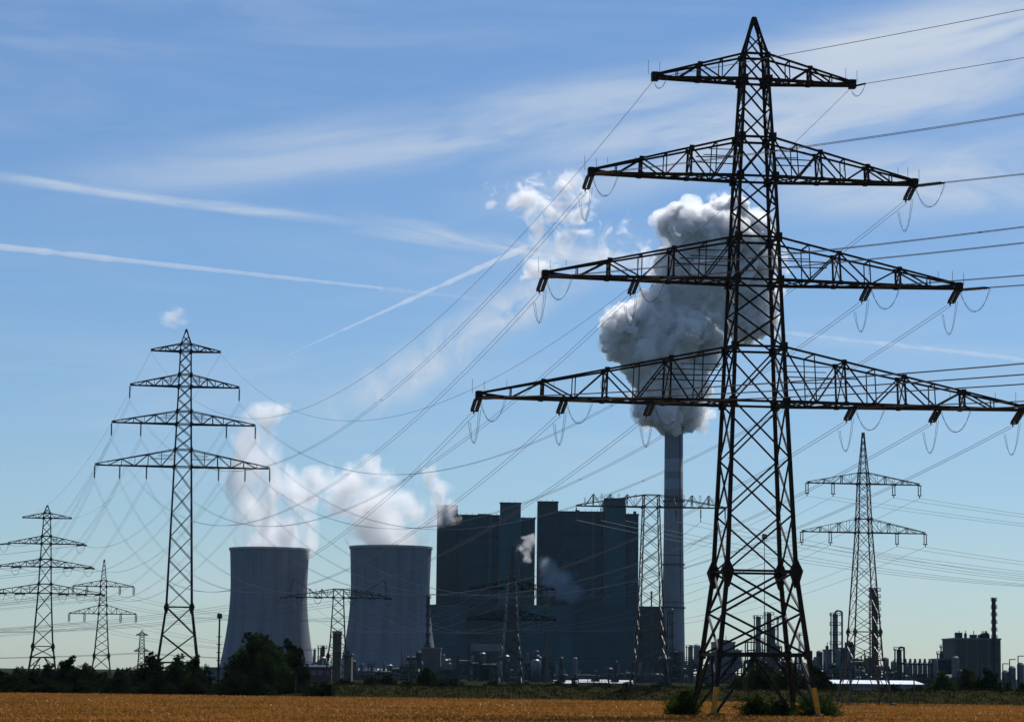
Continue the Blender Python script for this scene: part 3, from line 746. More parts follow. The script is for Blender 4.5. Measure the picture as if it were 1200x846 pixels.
# ------------------------------------------------------------------ steam
def hull(name, spheres, voxel, material, fractal=2, disp=(), seed=1, parent=None, kids=34, **k):
    """billowing closed surface: union of spheres with smaller and smaller ones on their skins"""
    rg = np.random.default_rng(seed); allb = [(np.array(c, float), r) for c, r in spheres]
    cur = list(allb)
    for lev in range(fractal):
        nxt = []
        for c, r in cur:
            for _ in range(kids if lev == 0 else 12):
                d = rg.normal(size=3); d /= np.linalg.norm(d); rr = r*rg.uniform(.22, .42); nxt.append((c+d*r*rg.uniform(.82, 1.0), rr))
        allb += nxt; cur = nxt
    bm = bmesh.new(); bmesh.ops.create_icosphere(bm, subdivisions=2, radius=1); base = np.array([v.co[:] for v in bm.verts]); fc = [tuple(v.index for v in f.verts) for f in bm.faces]; bm.free()
    n = len(base); V = np.concatenate([base*r+c for c, r in allb]); fa = np.array(fc); Fs = (fa[None]+np.arange(len(allb))[:, None, None]*n).reshape(-1, 3)
    me = bpy.data.meshes.new(name); me.from_pydata(V.tolist(), [], Fs.tolist()); me.materials.append(material)
    o = bpy.data.objects.new(name, me); COL.objects.link(o); o.parent = parent
    rm = o.modifiers.new('union', 'REMESH'); rm.mode = 'VOXEL'; rm.voxel_size = voxel
    for i, (sc_, st) in enumerate(disp):
        tx = bpy.data.textures.new(name+'_n', 'CLOUDS'); tx.noise_scale = sc_; tx.noise_depth = 4
        dm = o.modifiers.new('d', 'DISPLACE'); dm.texture = tx; dm.strength = st; dm.mid_level = .5; dm.texture_coords = 'LOCAL'
    return tag(o, **k)
def vol_mat(name, dens, aniso=.35, col=(1, 1, 1)):
    m = bpy.data.materials.new(name); m.use_nodes = True; t = NT(m.node_tree); t.n.clear(); out = t.n.new('ShaderNodeOutputMaterial')
    v = t.n.new('ShaderNodeVolumeScatter'); v.inputs['Color'].default_value = (*col, 1); v.inputs['Density'].default_value = dens; v.inputs['Anisotropy'].default_value = aniso
    t.l.new(v.outputs[0], out.inputs['Volume']); return m
YP = 2030
def S(u, v, r, dy=0): p = at(u, v, YP+dy); return (tuple(p), r*YP/3000)
main_blobs = [S(790, 497, 15), S(784, 478, 31), S(808, 487, 17, 5), S(764, 478, 19), S(778, 447, 36), S(805, 450, 24, 10), S(760, 425, 26),
              S(770, 402, 40), S(735, 392, 26, -8), S(800, 385, 36), S(745, 372, 20), S(775, 362, 28), S(822, 424, 19, 10), S(832, 352, 30), S(848, 325, 38), S(872, 365, 33, 10), S(888, 372, 20, 10), S(826, 408, 17, 8), S(722, 378, 14), S(718, 405, 12),
              S(815, 350, 26), S(800, 312, 30, 5), S(815, 275, 30), S(850, 280, 37), S(872, 300, 36, 10), S(884, 340, 26, 10), S(793, 265, 20), S(838, 262, 22), S(880, 268, 20, 5)]
hull('steam_plume', main_blobs, 1.3, vol_mat('dense_steam', .7, .2, (.915, .928, .95)), fractal=2, disp=((24, 15), (9, 7.5), (3.5, 3.5)), seed=5, kids=22,
     label='huge dense grey and white steam plume billowing from the tall chimney', cat='steam plume')
rgp = np.random.default_rng(77)
halo = [((c[0]+rgp.normal()*2, c[1], c[2]+1.5), r_*1.1) for c, r_ in main_blobs]
hull('thin_outer_steam', halo, 1.7, vol_mat('thin_steam', .10, .6, (1, 1, 1)), fractal=2, disp=((24, 18), (9, 9), (4, 5)), seed=9, kids=20, parent=bpy.data.objects['steam_plume'])

def soft_cloud(name, blobs, dens, nscale, amp, thr, seed, aniso=.5, soft=.3, detail=6, stretch=(1, 1, 1), dist=.4, col=(.992, .996, 1), step=None, fade=None, **k):
    """wispy steam: density from blobs broken up by noise, inside a closed hull"""
    m = bpy.data.materials.new(name); m.use_nodes = True; t = NT(m.node_tree); t.n.clear(); out = t.n.new('ShaderNodeOutputMaterial')
    g = t.n.new('ShaderNodeNewGeometry').outputs['Position']; field = None
    for (c, rx, rz) in blobs:
        d = t.vmath('LENGTH', t.vmath('MULTIPLY', t.vmath('SUBTRACT', g, tuple(c)), (1/rx, 1/rx, 1/rz)))
        f = t.math('SUBTRACT', 1.0, d); field = f if field is None else t.n.new('ShaderNodeMath').outputs[0] if False else smax(t, field, f)
    n = t.noise(t.vmath('ADD', t.vmath('MULTIPLY', g, stretch), (seed*31.7, seed*7.1, seed*13.3)), nscale, detail, .62, dist)
    f = t.math('ADD', field, t.math('MULTIPLY', t.math('SUBTRACT', n, .5), amp))
    dn = t.math('MULTIPLY', t.smooth(f, thr, thr+soft), dens)
    v = t.n.new('ShaderNodeVolumeScatter'); v.inputs['Color'].default_value = (*col, 1); v.inputs['Anisotropy'].default_value = aniso
    t.l.new(dn, v.inputs['Density']); t.l.new(v.outputs[0], out.inputs['Volume'])
    if step: m.cycles.volume_step_rate = step
    m.volume_intersection_method if False else None
    bs = [(c, rx*1.06, rz*1.06) for c, rx, rz in blobs]
    bm = bmesh.new(); bmesh.ops.create_icosphere(bm, subdivisions=3, radius=1); base = np.array([v_.co[:] for v_ in bm.verts]); fa = np.array([tuple(v_.index for v_ in f_.verts) for f_ in bm.faces]); bm.free()
    V = np.concatenate([base*[rx, rx, rz]+np.array(c) for c, rx, rz in bs]); Fs = (fa[None]+np.arange(len(bs))[:, None, None]*len(base)).reshape(-1, 3)
    me = bpy.data.meshes.new(name); me.from_pydata(V.tolist(), [], Fs.tolist()); me.materials.append(m)
    o = bpy.data.objects.new(name, me); COL.objects.link(o); rm = o.modifiers.new('union', 'REMESH'); rm.mode = 'VOXEL'; rm.voxel_size = min(rx for _, rx, _ in bs)/5
    return tag(o, **k)
def smax(t, a, b):
    n = t.n.new('ShaderNodeMath'); n.operation = 'SMOOTH_MAX'; n.inputs[2].default_value = .3; t.l.new(a, n.inputs[0]); t.l.new(b, n.inputs[1]); return n.outputs[0]
def B(u, v, rx, rz, Y, dy=0): return (tuple(at(u, v, Y+dy)), rx*Y/3000, rz*Y/3000)
Y1, Y2 = 1860, 1800
fr = soft_cloud('frayed_edge', [B(798, 262, 30, 24, YP), B(850, 244, 34, 22, YP), B(888, 262, 26, 26, YP), B(903, 310, 24, 36, YP), B(896, 352, 22, 26, YP), B(722, 372, 24, 22, YP), B(712, 398, 18, 22, YP), B(768, 300, 26, 22, YP), B(826, 492, 18, 18, YP), B(752, 492, 16, 16, YP)],
           .09, .055, 5.0, .42, 21, step=.4, soft=.7, dist=.9, detail=8)
fr.parent = bpy.data.objects['steam_plume']
soft_cloud('cooling_steam', [B(316, 640, 46, 34, Y1), B(330, 625, 44, 44, Y1), B(300, 600, 34, 46, Y1), B(322, 580, 34, 50, Y1), B(304, 540, 30, 46, Y1), B(292, 512, 26, 36, Y1), B(306, 488, 30, 18, Y1), B(330, 480, 24, 12, Y1), B(280, 560, 22, 40, Y1), B(345, 580, 28, 40, Y1)],
           .14, .050, 4.5, .16, 1, step=.25, soft=.9, detail=8, dist=.8, stretch=(1, 1, .55), label='white steam column drifting up from the left cooling tower', cat='steam', group='steam over the cooling towers')
soft_cloud('cooling_steam', [B(458, 638, 47, 34, Y2), B(450, 615, 50, 40, Y2), B(425, 590, 48, 36, Y2), B(400, 570, 44, 30, Y2), B(375, 570, 34, 26, Y2), B(440, 555, 32, 26, Y2), B(485, 600, 38, 28, Y2), B(512, 585, 28, 24, Y2), B(500, 560, 20, 30, Y2)],
           .14, .052, 4.5, .16, 2, step=.25, soft=.9, detail=8, dist=.8, stretch=(.8, 1, .8), label='white steam drifting left and right over the right cooling tower', cat='steam', group='steam over the cooling towers')
soft_cloud('steam_wisp', [B(620, 232, 34, 34, YP), B(650, 250, 40, 34, YP), B(632, 275, 26, 34, YP), B(655, 285, 30, 40, YP), B(626, 310, 20, 34, YP), B(665, 215, 30, 22, YP), B(680, 245, 26, 40, YP)],
           .20, .046, 4.4, .42, 3, step=.4, soft=.8, dist=1.0, detail=8, col=(.99, .972, .955), label='ragged torn-off puff of steam left of the biggest plume, brownish shade underneath', cat='steam')  # warm scatter tint paints in the puff's brownish shadows
soft_cloud('steam_wisp', [B(728, 275, 36, 34, YP), B(715, 300, 36, 24, YP), B(745, 285, 28, 22, YP), B(750, 320, 22, 20, YP)],
           .10, .05, 4.8, .62, 9, step=.4, soft=.7, dist=1.0, detail=8, label='thin ragged steam shreds just left of the top of the biggest plume', cat='steam')
soft_cloud('steam_puff', [B(572, 222, 14, 11, YP), B(575, 240, 10, 8, YP)], .07, .07, 5, .6, 8, step=.4, soft=.4, detail=7,
           label='tiny detached steam shred floating left of the torn-off puff', cat='steam')
soft_cloud('steam_puff', [B(202, 372, 22, 15, YP), B(215, 376, 16, 9, YP)], .045, .06, 4.5, .3, 11, step=.4, soft=.8, detail=7,
           label='small lone white cloud puff above the tall slim pylon', cat='cloud')
soft_cloud('roof_steam', [B(523, 601, 15, 18, 1870), B(530, 607, 12, 14, 1870), B(516, 596, 10, 14, 1870)], .13, .10, 4.5, .3, 12, step=.4, soft=.5, detail=7, col=(.72, .72, .73),  # darker scatter colour stands in for smoke lying in shadow
           label='shaded grey smoke curling around the left roof tower of the left boiler house', cat='steam')
soft_cloud('roof_steam', [B(618, 634, 12, 12, 1850), B(617, 650, 9, 12, 1850), B(611, 643, 9, 6, 1850)], .14, .11, 4.5, .4, 14, step=.4, soft=.35, detail=7,
           label='white steam puff between the two boiler houses', cat='steam')
soft_cloud('roof_steam', [B(643, 664, 20, 18, 1850), B(655, 680, 26, 23, 1850), B(668, 694, 19, 16, 1850), B(641, 692, 9, 22, 1850)], .045, .08, 3.0, -.02, 15, step=.4, soft=.8, detail=7, col=(.55, .75, 1),
           label='bluish steam puff in front of the right boiler house', cat='steam')

def contrail(name, p0, p1, alt, w0, w1, dens, label, seed, lump=.35):
    """vapour trail at flight level: a long thin tube of thin cloud"""
    def sky(u, v):
        d = fw*F+RT*(u-600)-UP*(v-423); return np.array([0, 0, CZ])+d*((alt-CZ)/d[2])
    a, b = sky(*p0), sky(*p1); rg = np.random.default_rng(seed); n = 90; m = MB()
    t = np.linspace(0, 1, n); c = a+(b-a)*t[:, None]; d = (b-a)/np.linalg.norm(b-a); p = np.cross(d, [0, 0, 1.]); p /= np.linalg.norm(p); q = np.cross(d, p)
    lum = np.convolve(rg.normal(size=n+8), np.ones(3)/3, 'same')[4:4+n]; lum2 = np.convolve(rg.normal(size=n+8), np.ones(3)/3, 'same')[4:4+n]
    w = (w0+(w1-w0)*t)*(1+lump*lum); w[0] = w[-1] = 1; k = 10; an = np.arange(k)*2*math.pi/k
    V = (c[:, None]+q[None, None]*(lum2*(w0+(w1-w0)*t)*lump*.5)[:, None, None]+(p[None, None]*np.cos(an)[None, :, None]+q[None, None]*np.sin(an)[None, :, None])*w[:, None, None]).reshape(-1, 3)
    m.add(V, [(j*k+i, j*k+(i+1) % k, (j+1)*k+(i+1) % k, (j+1)*k+i) for j in range(n-1) for i in range(k)]+[tuple(range(k))[::-1], tuple(range((n-1)*k, n*k))])
    o = m.build(name, vol_mat(name, dens, .3), None, smooth=True, label=label, cat='contrail', group='contrails'); return o
contrail('contrail', (-60, 283), (450, 338), 9500, 90, 40, .0032, 'long thick white contrail crossing the left sky above the tall slim pylon', 1, .18)
contrail('contrail', (335, 417), (620, 288), 9500, 14, 78, .0015, 'contrail tapering to a fine point as it descends leftwards in mid sky', 2, .25)
contrail('contrail', (440, 337), (560, 350), 9500, 60, 40, .0010, 'faint thin end of the long contrail crossed by the tapering one', 3)
contrail('contrail', (905, 388), (1260, 428), 9500, 60, 70, .0014, 'faint contrail between the third and lowest crossarms at right', 4)

# ------------------------------------------------------------------ industrial plant
def column_tower(u0, u1, vt, Y, label, mt_='plantm', loop=0, plats=5, vb=800, name='distillation_column', group='refinery columns', cone=0, ladder=True):
    m_ = Y/3000; x = X((u0+u1)/2, Y); r = (u1-u0)/2*m_; H = float(at((u0+u1)/2, vt, Y)[2])
    e = empty(name, (x, Y, 0), 0, label=label, cat='refinery column' if name == 'distillation_column' else 'chimney', group=group)
    if cone: pr = [(r, 0), (r*.95, H*.4), (r*.45, H*.75), (r*.3, H)]
    else: pr = [(r, 0), (r, H*.55), (r*.9, H*.57), (r*.9, H-r*.8), (r*.7, H-r*.25), (r*.2, H)]
    MB().lathe(pr, n=24).build('shell', MT[mt_], e, smooth=False)
    for k in range(plats):
        z = H*(.3+.66*k/max(1, plats-1)); m = MB(); a0 = random.uniform(0, 3); rr = r+(.9*m_+.8 if name == 'distillation_column' else .35)
        m.lathe([(r*.8, z), (rr, z), (rr, z+.25), (r*.8, z+.25)], n=16, cap=False)
        m.lathe([(rr, z+1.2), (rr+.08, z+1.35)], n=16, cap=False)
        for i in range(10): t = i*math.pi/5; m.bar((rr*math.cos(t), rr*math.sin(t), z), (rr*math.cos(t), rr*math.sin(t), z+1.3), .12)
        m.build('platform', MT['plant'], e)
    lo = .7 if name == 'distillation_column' else .12
    if ladder: MB().bar((-r-lo, -.5, 0), (-r*.9-lo, -.5, H), .5 if lo > .5 else .25).build('ladder', MT['plant'], e)
    if loop:
        pts = [(0, 0, H-.5), (0, 0, H+r*.5)]; q = r*1.6*loop
        pts = [(q/2-q/2*math.cos(t), -r*.3, H+abs(q)*.35*math.sin(t)) for t in np.linspace(0, math.pi, 9)]+[(q, -r*.3, H*.7), (q, -r*.3, H*.2)]
        MB().tube(pts, .45*m_+.25, 8).build('overhead_pipe', MT[mt_], e, smooth=True)
    return e
def process_unit(u0, u1, vt, Y, label, seed, mt_='plant', dens=1.0, group='pipe and vessel structures of the refinery', name='process_unit', vessels=True):
    rg = random.Random(seed); m_ = Y/3000; x0, x1 = X(u0, Y), X(u1, Y); H = float(at((u0+u1)/2, vt, Y)[2]); W_ = x1-x0; D = min(22, W_*.6+6)
    e = empty(name, ((x0+x1)/2, Y, 0), 0, label=label, cat='process plant', group=group); w = W_/2
    m = MB(); nx = max(2, int(W_/4.5)); nz = max(2, int(H/4)); hs = []
    for i in range(nx+1):
        xx = -w+W_*i/nx; h = H*rg.choice([.55, .75, .9, 1, 1]); hs.append(h)
        for yy in (0, D): m.bar((xx, yy, 0), (xx, yy, h), .55)
    for i in range(nx):
        h = min(hs[i], hs[i+1])
        for k in range(1, nz+1):
            z = H*k/nz
            if z > h+.1: continue
            a, b = -w+W_*i/nx, -w+W_*(i+1)/nx
            for yy in (0, D): m.bar((a, yy, z), (b, yy, z), .45)
            m.bar((a, 0, z), (a, D, z), .4)
            if rg.random() < .5: m.box(a, b, .3, D-.3, z-.15, z)
            if rg.random() < .4: m.box(a+.3, b-.3, D*.5, D*.5+.3, z-H/nz+.2, z-.2)
            if rg.random() < .45: m.bar((a, 0, z-H/nz), (b, 0, z), .3)
            m.bar((a, -.05, z+1.1), (b, -.05, z+1.1), .12)
    m.build('frame', MT[mt_], e)
    for k in range(int(4*dens+W_/8)):
        r = rg.uniform(.5, 1.6); h = rg.uniform(2.5, 9); xx = rg.uniform(-w+r, w-r) if W_ > 3*r else 0; z = rg.choice([0.2, H/nz, 2*H/nz, H*.5]); z = min(z, H*.7)
        m = MB()
        if rg.random() < .5: m.lathe([(r*.4, z), (r, z+.5), (r, z+h), (r*.5, z+h+.6)], c=(xx, rg.uniform(1, D*.6)), n=14)
        else:
            yv = rg.uniform(1, D*.5); L = rg.uniform(4, 8); m.lathe([(r*.4, 0), (r*.8, .4), (r*.8, L), (r*.4, L+.4)], n=12, axis=((xx-L/2, yv, z+r), (1, 0, 0)))
        m.build('vessel', MT[rg.choice(['plantm', 'plant', 'plant', 'plant', 'greyb', 'silver'])], e)
    m = MB()
    for k in range(int(16*dens+W_/1.6)):
        z = rg.uniform(.8, H*.85); a = rg.uniform(-w, w*.4); b = a+rg.uniform(3, W_*.5); yy = rg.uniform(-.6, D*.6); r = rg.uniform(.12, .38)
        pts = [(a, yy, z-rg.uniform(0, 3)), (a, yy, z), (b, yy, z), (b, yy, max(.1, z-rg.uniform(1, 6)))]; 
        for p, q in zip(pts[:-1], pts[1:]): m.bar(p, q, r*2, n=6)
    for k in range(int(3+W_/10)):
        xx = rg.uniform(-w, w); m.bar((xx, 1, H*.6), (xx, 1, H+rg.uniform(0, 4)), rg.uniform(.2, .5), n=6)
    m.build('pipes', MT[rg.choice(['plantm', 'plant', 'galv'])], e)
    return e
def building(name, u0, u1, vt, Y, dep, mt_, label, roof='flat', cat='building', group=None, vents=3, seed=1, wins=0):
    x0, x1 = X(u0, Y), X(u1, Y); H = float(at((u0+u1)/2, vt, Y)[2]); w = (x1-x0)/2; e = empty(name, ((x0+x1)/2, Y, 0), 0, label=label, cat=cat, group=group); rg = random.Random(seed)
    MB().box(-w, w, 0, dep, 0, H).build('wall', MT[mt_], e)
    m = MB(); m.box(-w-.3, w+.3, -.3, dep+.3, H+.003, H+.6) if not roof.startswith('low') else m.add([(-w-.4, -.5, H+.003), (w+.4, -.5, H+.003), (w+.4, dep/2, H+1.1), (-w-.4, dep/2, H+1.1), (w+.4, dep+.5, H), (-w-.4, dep+.5, H)], [(0, 1, 2, 3), (3, 2, 4, 5), (0, 3, 5), (1, 4, 2), (0, 5, 4, 1)])
    rf = m.build('roof', MT['roofw'] if roof == 'low' or roof == 'bright' else (MT['roofd'] if roof == 'lowdim' else MT['greyb']), e)
    for k in range(vents):
        xx = rg.uniform(-w*.85, w*.85); s_ = rg.uniform(.5, 1.6); m = MB(); m.box(xx-s_, xx+s_, dep*.2, dep*.2+s_*2, H+.6, H+.6+rg.uniform(.8, 2.6)); m.bar((xx, dep*.2, H+.6), (xx, dep*.2, H+3.6), .3); m.build('roof_vent', MT['plant'], e)
    for k in range(wins):
        xx = -w+(2*w)*(k+.5)/wins; f = MB().box(xx-.9, xx+.9, -.12, -.004, H*.45, H*.75).build('window', MT['plantm'], e)
    return e
MT['ribbed'] = mat('ribbed_dark_cladding', (.055, .052, .050), .7, 0, .12, .3, extra=hstripes(0, 4.5, .5, (.08, .08, .08)))
MT['olive'] = mat('olive_brown_brickwork', (.075, .065, .042), .9, 0, .25, .6)

# right of the chimney
column_tower(975.5, 982.5, 718, 1100, 'pale column with a pipe arching over its right side', 'plantm', loop=1.4, plats=6)
column_tower(885.5, 892, 721, 1150, 'grey rounded column seen through the legs of the biggest pylon, left of its dark neighbour', loop=0, plats=5)
column_tower(898, 904.5, 717, 1180, 'dark column seen through the legs of the biggest pylon', 'plant', loop=0, plats=6)
column_tower(903.8, 909, 735, 1185, 'shorter grey column joined to the dark column', 'plantm', loop=0, plats=5)
column_tower(910, 913, 722, 1260, 'thin pale column right of the dark column', 'white', loop=0, plats=2, ladder=False)
column_tower(934, 940, 742, 1250, 'pale tapering column behind the right legs of the biggest pylon', 'white', cone=1, plats=2, ladder=False)
column_tower(1021.5, 1029.5, 688, 1050, 'dark slender column touching the right side of the two-armed pylon', 'plant', loop=0, plats=11)
column_tower(1050.5, 1057, 760, 1000, 'short dark column with a looped pipe at the left end of the silo row', 'plant', loop=1.1, plats=3)
column_tower(1100.5, 1104, 765, 1100, 'small loop-topped column rising over the silo row', 'plant', loop=1.3, plats=2)
column_tower(1104.5, 1107.5, 757, 1110, 'slim open-platform column beside the small loop-topped column', 'plant', plats=4)
column_tower(783.5, 788, 715, 1250, 'thin pipe-clad column standing against the foot of the tall chimney', 'plantm', plats=5, loop=.8)
column_tower(806, 811, 757, 1300, 'round-headed vessel right of the foot of the tall chimney', 'silver', plats=3, loop=.6)
column_tower(762.2, 764, 692, 1500, 'thin dark stack on the roof right of the right boiler house', 'plant', plats=2, name='chimney_stack', group=None, ladder=False)
column_tower(1163.2, 1168, 700, 950, 'dark slim chimney stack in front of the ribbed block on the right', 'plant', plats=9, name='chimney_stack', group=None)
column_tower(499, 503, 697, 1150, 'dark slim stack in front of the right edge of the right cooling tower', 'plant', plats=7, name='chimney_stack', group=None)
column_tower(433.5, 438, 778, 1100, 'small squat vessel tower in front of the right cooling tower', 'plantm', plats=2)
column_tower(374.5, 380, 758, 1150, 'small dark vessel tower between the cooling towers', 'plant', plats=3, loop=.5)
building('tank_house', 838, 861.5, 753, 1250, 25, 'greyb', 'pale boxy tank house seen through the lower lattice of the biggest pylon', vents=2, seed=3)
building('plant_building', 968.5, 975, 762, 1120, 12, 'greyb', 'small grey box left of the arched-pipe column', vents=1, seed=4)
building('plant_building', 986, 1002, 760, 1090, 16, 'cladd', 'dark block right of the arched-pipe column', vents=2, seed=5)
building('process_block', 1119, 1173, 749, 1050, 30, 'ribbed', 'large dark ribbed block with roof machinery on the right', vents=9, seed=6, cat='industrial building')
building('low_block', 1098, 1118.5, 773, 1060, 14, 'cladd', 'low dark block between the silo row and the ribbed block', vents=1, seed=7)
for i in range(7):
    u = 1061+i*5.7; Y = 1070; m_ = Y/3000; H = float(at(u, 774, Y)[2])
    if i == 0:
        e0 = empty('silo', (X(u, Y), Y, 0), 0, cat='silo', group='row of round silos')
        MB().lathe([(2.7*m_, 0), (2.7*m_, H-1), (1.4*m_, H)], n=20).build('shell', MT['plantm'], e0); MB().lathe([(.5, H), (.5, H+.9)], n=8).build('hatch', MT['plant'], e0); e = e0
        MB().lathe([(2.7*m_+.05, H-1.6), (2.7*m_+.35, H-1.5), (2.7*m_+.35, H-.9), (2.7*m_+.05, H-.8)], n=20, cap=False).build('top_rail', MT['plant'], e0)
    else: e = copy_tree(e0); e.location = (X(u, Y), Y, 0)
    e['label'] = ['first grey silo from the left, next to the looped-pipe column', 'second grey silo from the looped-pipe column', 'third grey silo from the looped-pipe column', 'middle grey silo of the row of seven', 'third grey silo counted from the dark block', 'second grey silo counted from the dark block', 'last grey silo, touching the low dark block'][i]
for i, (u, v) in enumerate(((1178, 785), (1186, 780), (1196, 776))):
    Y = 1000; m_ = Y/3000; H = float(at(u, v, Y)[2]); e = empty('storage_tank', (X(u, Y), Y, 0), 0, label=['small storage tank just right of the ribbed block', 'middle storage tank at the right border', 'storage tank cut by the right picture border'][i], cat='tank', group='tanks at the right border')
    MB().lathe([(4.2*m_, 0), (4.2*m_, H-.8), (2*m_, H)], n=24).build('shell', MT['plantm'], e)
    m = MB(); m.bar((-4*m_, -2, 0), (-4*m_, -2, H+2.5), .35); m.bar((-4*m_, -2, H+2.5), (3*m_, -2, H+2.5), .35); m.build('pipe', MT['plant'], e)
units = [(775, 800, 764, 1200, 'pipe structure at the foot of the tall chimney'), (798, 822, 768, 1180, 'pipe structure just right of the foot of the tall chimney'),
         (820, 842, 774, 1150, 'low pipe rack behind the left legs of the biggest pylon'), (842, 872, 764, 1160, 'pipe structure in front of the pale tank house'),
         (876, 896, 752, 1170, 'stepped pipe structure around the grey rounded column'), (896, 916, 757, 1165, 'pipe structure around the dark column'),
         (914, 942, 772, 1150, 'low pipe rack behind the right legs of the biggest pylon'), (940, 970, 776, 1150, 'low pipe rack between the biggest pylon and the arched-pipe column'),
         (966, 990, 775, 1085, 'pipe structure around the arched-pipe column'), (986, 1014, 768, 1070, 'tangled pipe structure behind the left legs of the two-armed pylon'),
         (1010, 1036, 778, 1040, 'pipe structure around the dark slender column'), (1032, 1054, 784, 1040, 'low pipe rack left of the silo row'), (1050, 1120, 790, 1010, 'long low pipe rack in front of the silo row'),
         (536, 574, 767, 1120, 'square open steel frame in front of the left boiler house'), (611, 648, 771, 1120, 'square pipe structure right of the glinting pylon'),
         (577, 611, 783, 1120, 'low pipe structure behind the glinting pylon'), (516, 536, 781, 1130, 'low pipe structure right of the brown-grey block'),
         (469, 493, 765, 1100, 'white-banded steel frame in front of the right cooling tower'), (444, 470, 785, 1110, 'low pipe rack left of the white-banded frame'),
         (364, 388, 772, 1120, 'dark pipe structure between the cooling towers'), (648, 700, 790, 1150, 'low pipe rack in front of the right boiler house'), (700, 780, 787, 1150, 'long low pipe rack behind the pylon before the chimney'),
         (410, 440, 787, 1120, 'low pipe structure right of the olive brick shaft'), (1118, 1176, 794, 980, 'low pipes in front of the ribbed block')]
for i, (a, b, v, Y, lb) in enumerate(units): process_unit(a, b, v, Y, lb, 40+i, dens=1.3)
building('concrete_block', 494, 516, 760, 1145, 18, 'conc2', 'brown-grey concrete block carrying the dark slim stack', vents=1, seed=8)
building('low_block', 403, 411.5, 767, 1000, 12, 'olive', 'narrow dark block right of the olive brick shaft', vents=1, seed=9)
building('brick_building', 355, 388, 781, 900, 25, 'brick', 'red-brown brick building with pale roof right of the big tree', vents=1, seed=10, roof='bright', wins=4)
building('grey_shed', 240, 274, 784, 700, 20, 'greyb', 'blank grey shed between the tall slim pylon and the big tree', vents=0, seed=11)
building('white_warehouse', 977, 1082, 801, 800, 40, 'greyb', 'long low warehouse with brilliant white roof on the right', vents=0, roof='low', seed=12, cat='warehouse', wins=9)
building('low_warehouse', 870, 935, 809, 620, 8, 'greyb', 'very low shed with a thin bright roof behind the biggest pylon', vents=0, roof='low', seed=13, cat='warehouse')
for a_, b_, v_, lb_ in ((650, 676, 800.5, 'low pale shed at the left end behind the wire fence'), (680, 711, 799.5, 'middle and longest low shed behind the wire fence'), (716, 741, 800.3, 'low pale shed at the right end behind the wire fence')):
    building('long_shed', a_, b_, v_, 900, 10, 'greyb', lb_, vents=1, roof='lowdim', seed=int(a_), cat='warehouse', wins=6, group='sheds behind the wire fence')
def brick_shaft():
    Y = 900; x = X(394.3, Y); H = float(at(394, 739, Y)[2]); w = 4.9*Y/3000; e = empty('brick_shaft', (x, Y, 0), 0, label='square olive-brown brick shaft in front of the horned pylon', cat='tower')
    MB().box(-w, w, 0, 2*w, 0, H-.8).build('shaft', MT['olive'], e); MB().box(-w-.25, w+.25, -.25, 2*w+.25, H-.797, H).build('coping', MT['conc'], e)
brick_shaft()
def dome():
    Y = 1110; u = 628; e = empty('silver_dome', (X(u, Y), Y+2, 0), 0, label='shiny silver domed vessel on the square pipe structure', cat='tank'); r = 6*Y/3000; z = float(at(u, 776, Y)[2]); m = MB()
    m.lathe([(r, 0), (r, z), (r*.85, z+r*.35), (r*.5, z+r*.6), (.2, z+r*.68)], n=28); m.build('shell', MT['silver'], e, smooth=True); MB().lathe([(.4, z+r*.68), (.4, z+r*.68+1)], n=8).build('vent', MT['plant'], e)
dome()
def mast(u, vt, vb, Y, w, label, head=True, name='lamp_mast', mt_='plant', z0=0):
    x = X(u, Y); H = float(at(u, vt, Y)[2]); e = empty(name, (x, Y, 0), 0, label=label, cat='mast'); MB().bar((0, 0, z0), (0, 0, H), w, w*.6, n=8).build('pole', MT[mt_], e)
    if head:
        r = 3.0*Y/3000; m = MB(); m.lathe([(r*.4, H-r*2.2), (r, H-r*1.9), (r, H-r*.3), (r*.6, H)], n=12); m.lathe([(r*1.25, H-r*2.0), (r*1.25, H-r*1.8)], n=12); m.build('lamp_head', MT['plant'], e)
        m = MB()
        for k in range(5): m.bar((-.4, 0, H*.3+k*H*.1), (.4, 0, H*.3+k*H*.1), .12)
        m.build('step_rungs', MT['plant'], e)
    return e
mast(256, 718, 808, 420, .42, 'tall lamp mast left of the left cooling tower')
mast(640, 690, 790, 1105, 1.3, 'yellowish mast in front of the right boiler house', head=False, name='vent_mast', mt_='olive')
mast(896, 625, 780, 1300, .5, 'thin aerial mast seen inside the lattice of the biggest pylon', head=True, name='flare_mast')
def post(u, vt, Y, label, arm=0, w=.22, z0=1.0):
    x = X(u, Y); H = float(at(u, vt, Y)[2]); e = empty('utility_post', (x, Y, 0), 0, label=label, cat='post', group='thin posts along the bank')
    MB().bar((0, 0, 0), (0, 0, H), w, w*.8, n=8).build('pole', MT['plant'], e)
    if arm: m = MB(); m.bar((0, 0, H-.3), (arm, 0, H-.1), .13); m.bar((0, 0, H-1.2), (arm*.8, 0, H-.2), .09); m.build('bracket', MT['plant'], e)
for u, vt, Y, lb, arm in ((537.5, 768, 345, 'thin dark post before the square steel frame', 0), (597, 800-25, 345, 'post below the glinting pylon', 0), (347, 790, 352, 'post at the foot of the big tree', 0),
                          (1071, 790, 340, 'post in front of the silo row', 0), (46.5, 778, 520, 'post with a bracket among the trees under the left border pylon', -1.6), (102, 779, 520, 'post with a bracket left of the slim left pylon', -2.0)):
    post(u, vt, Y, lb, arm)
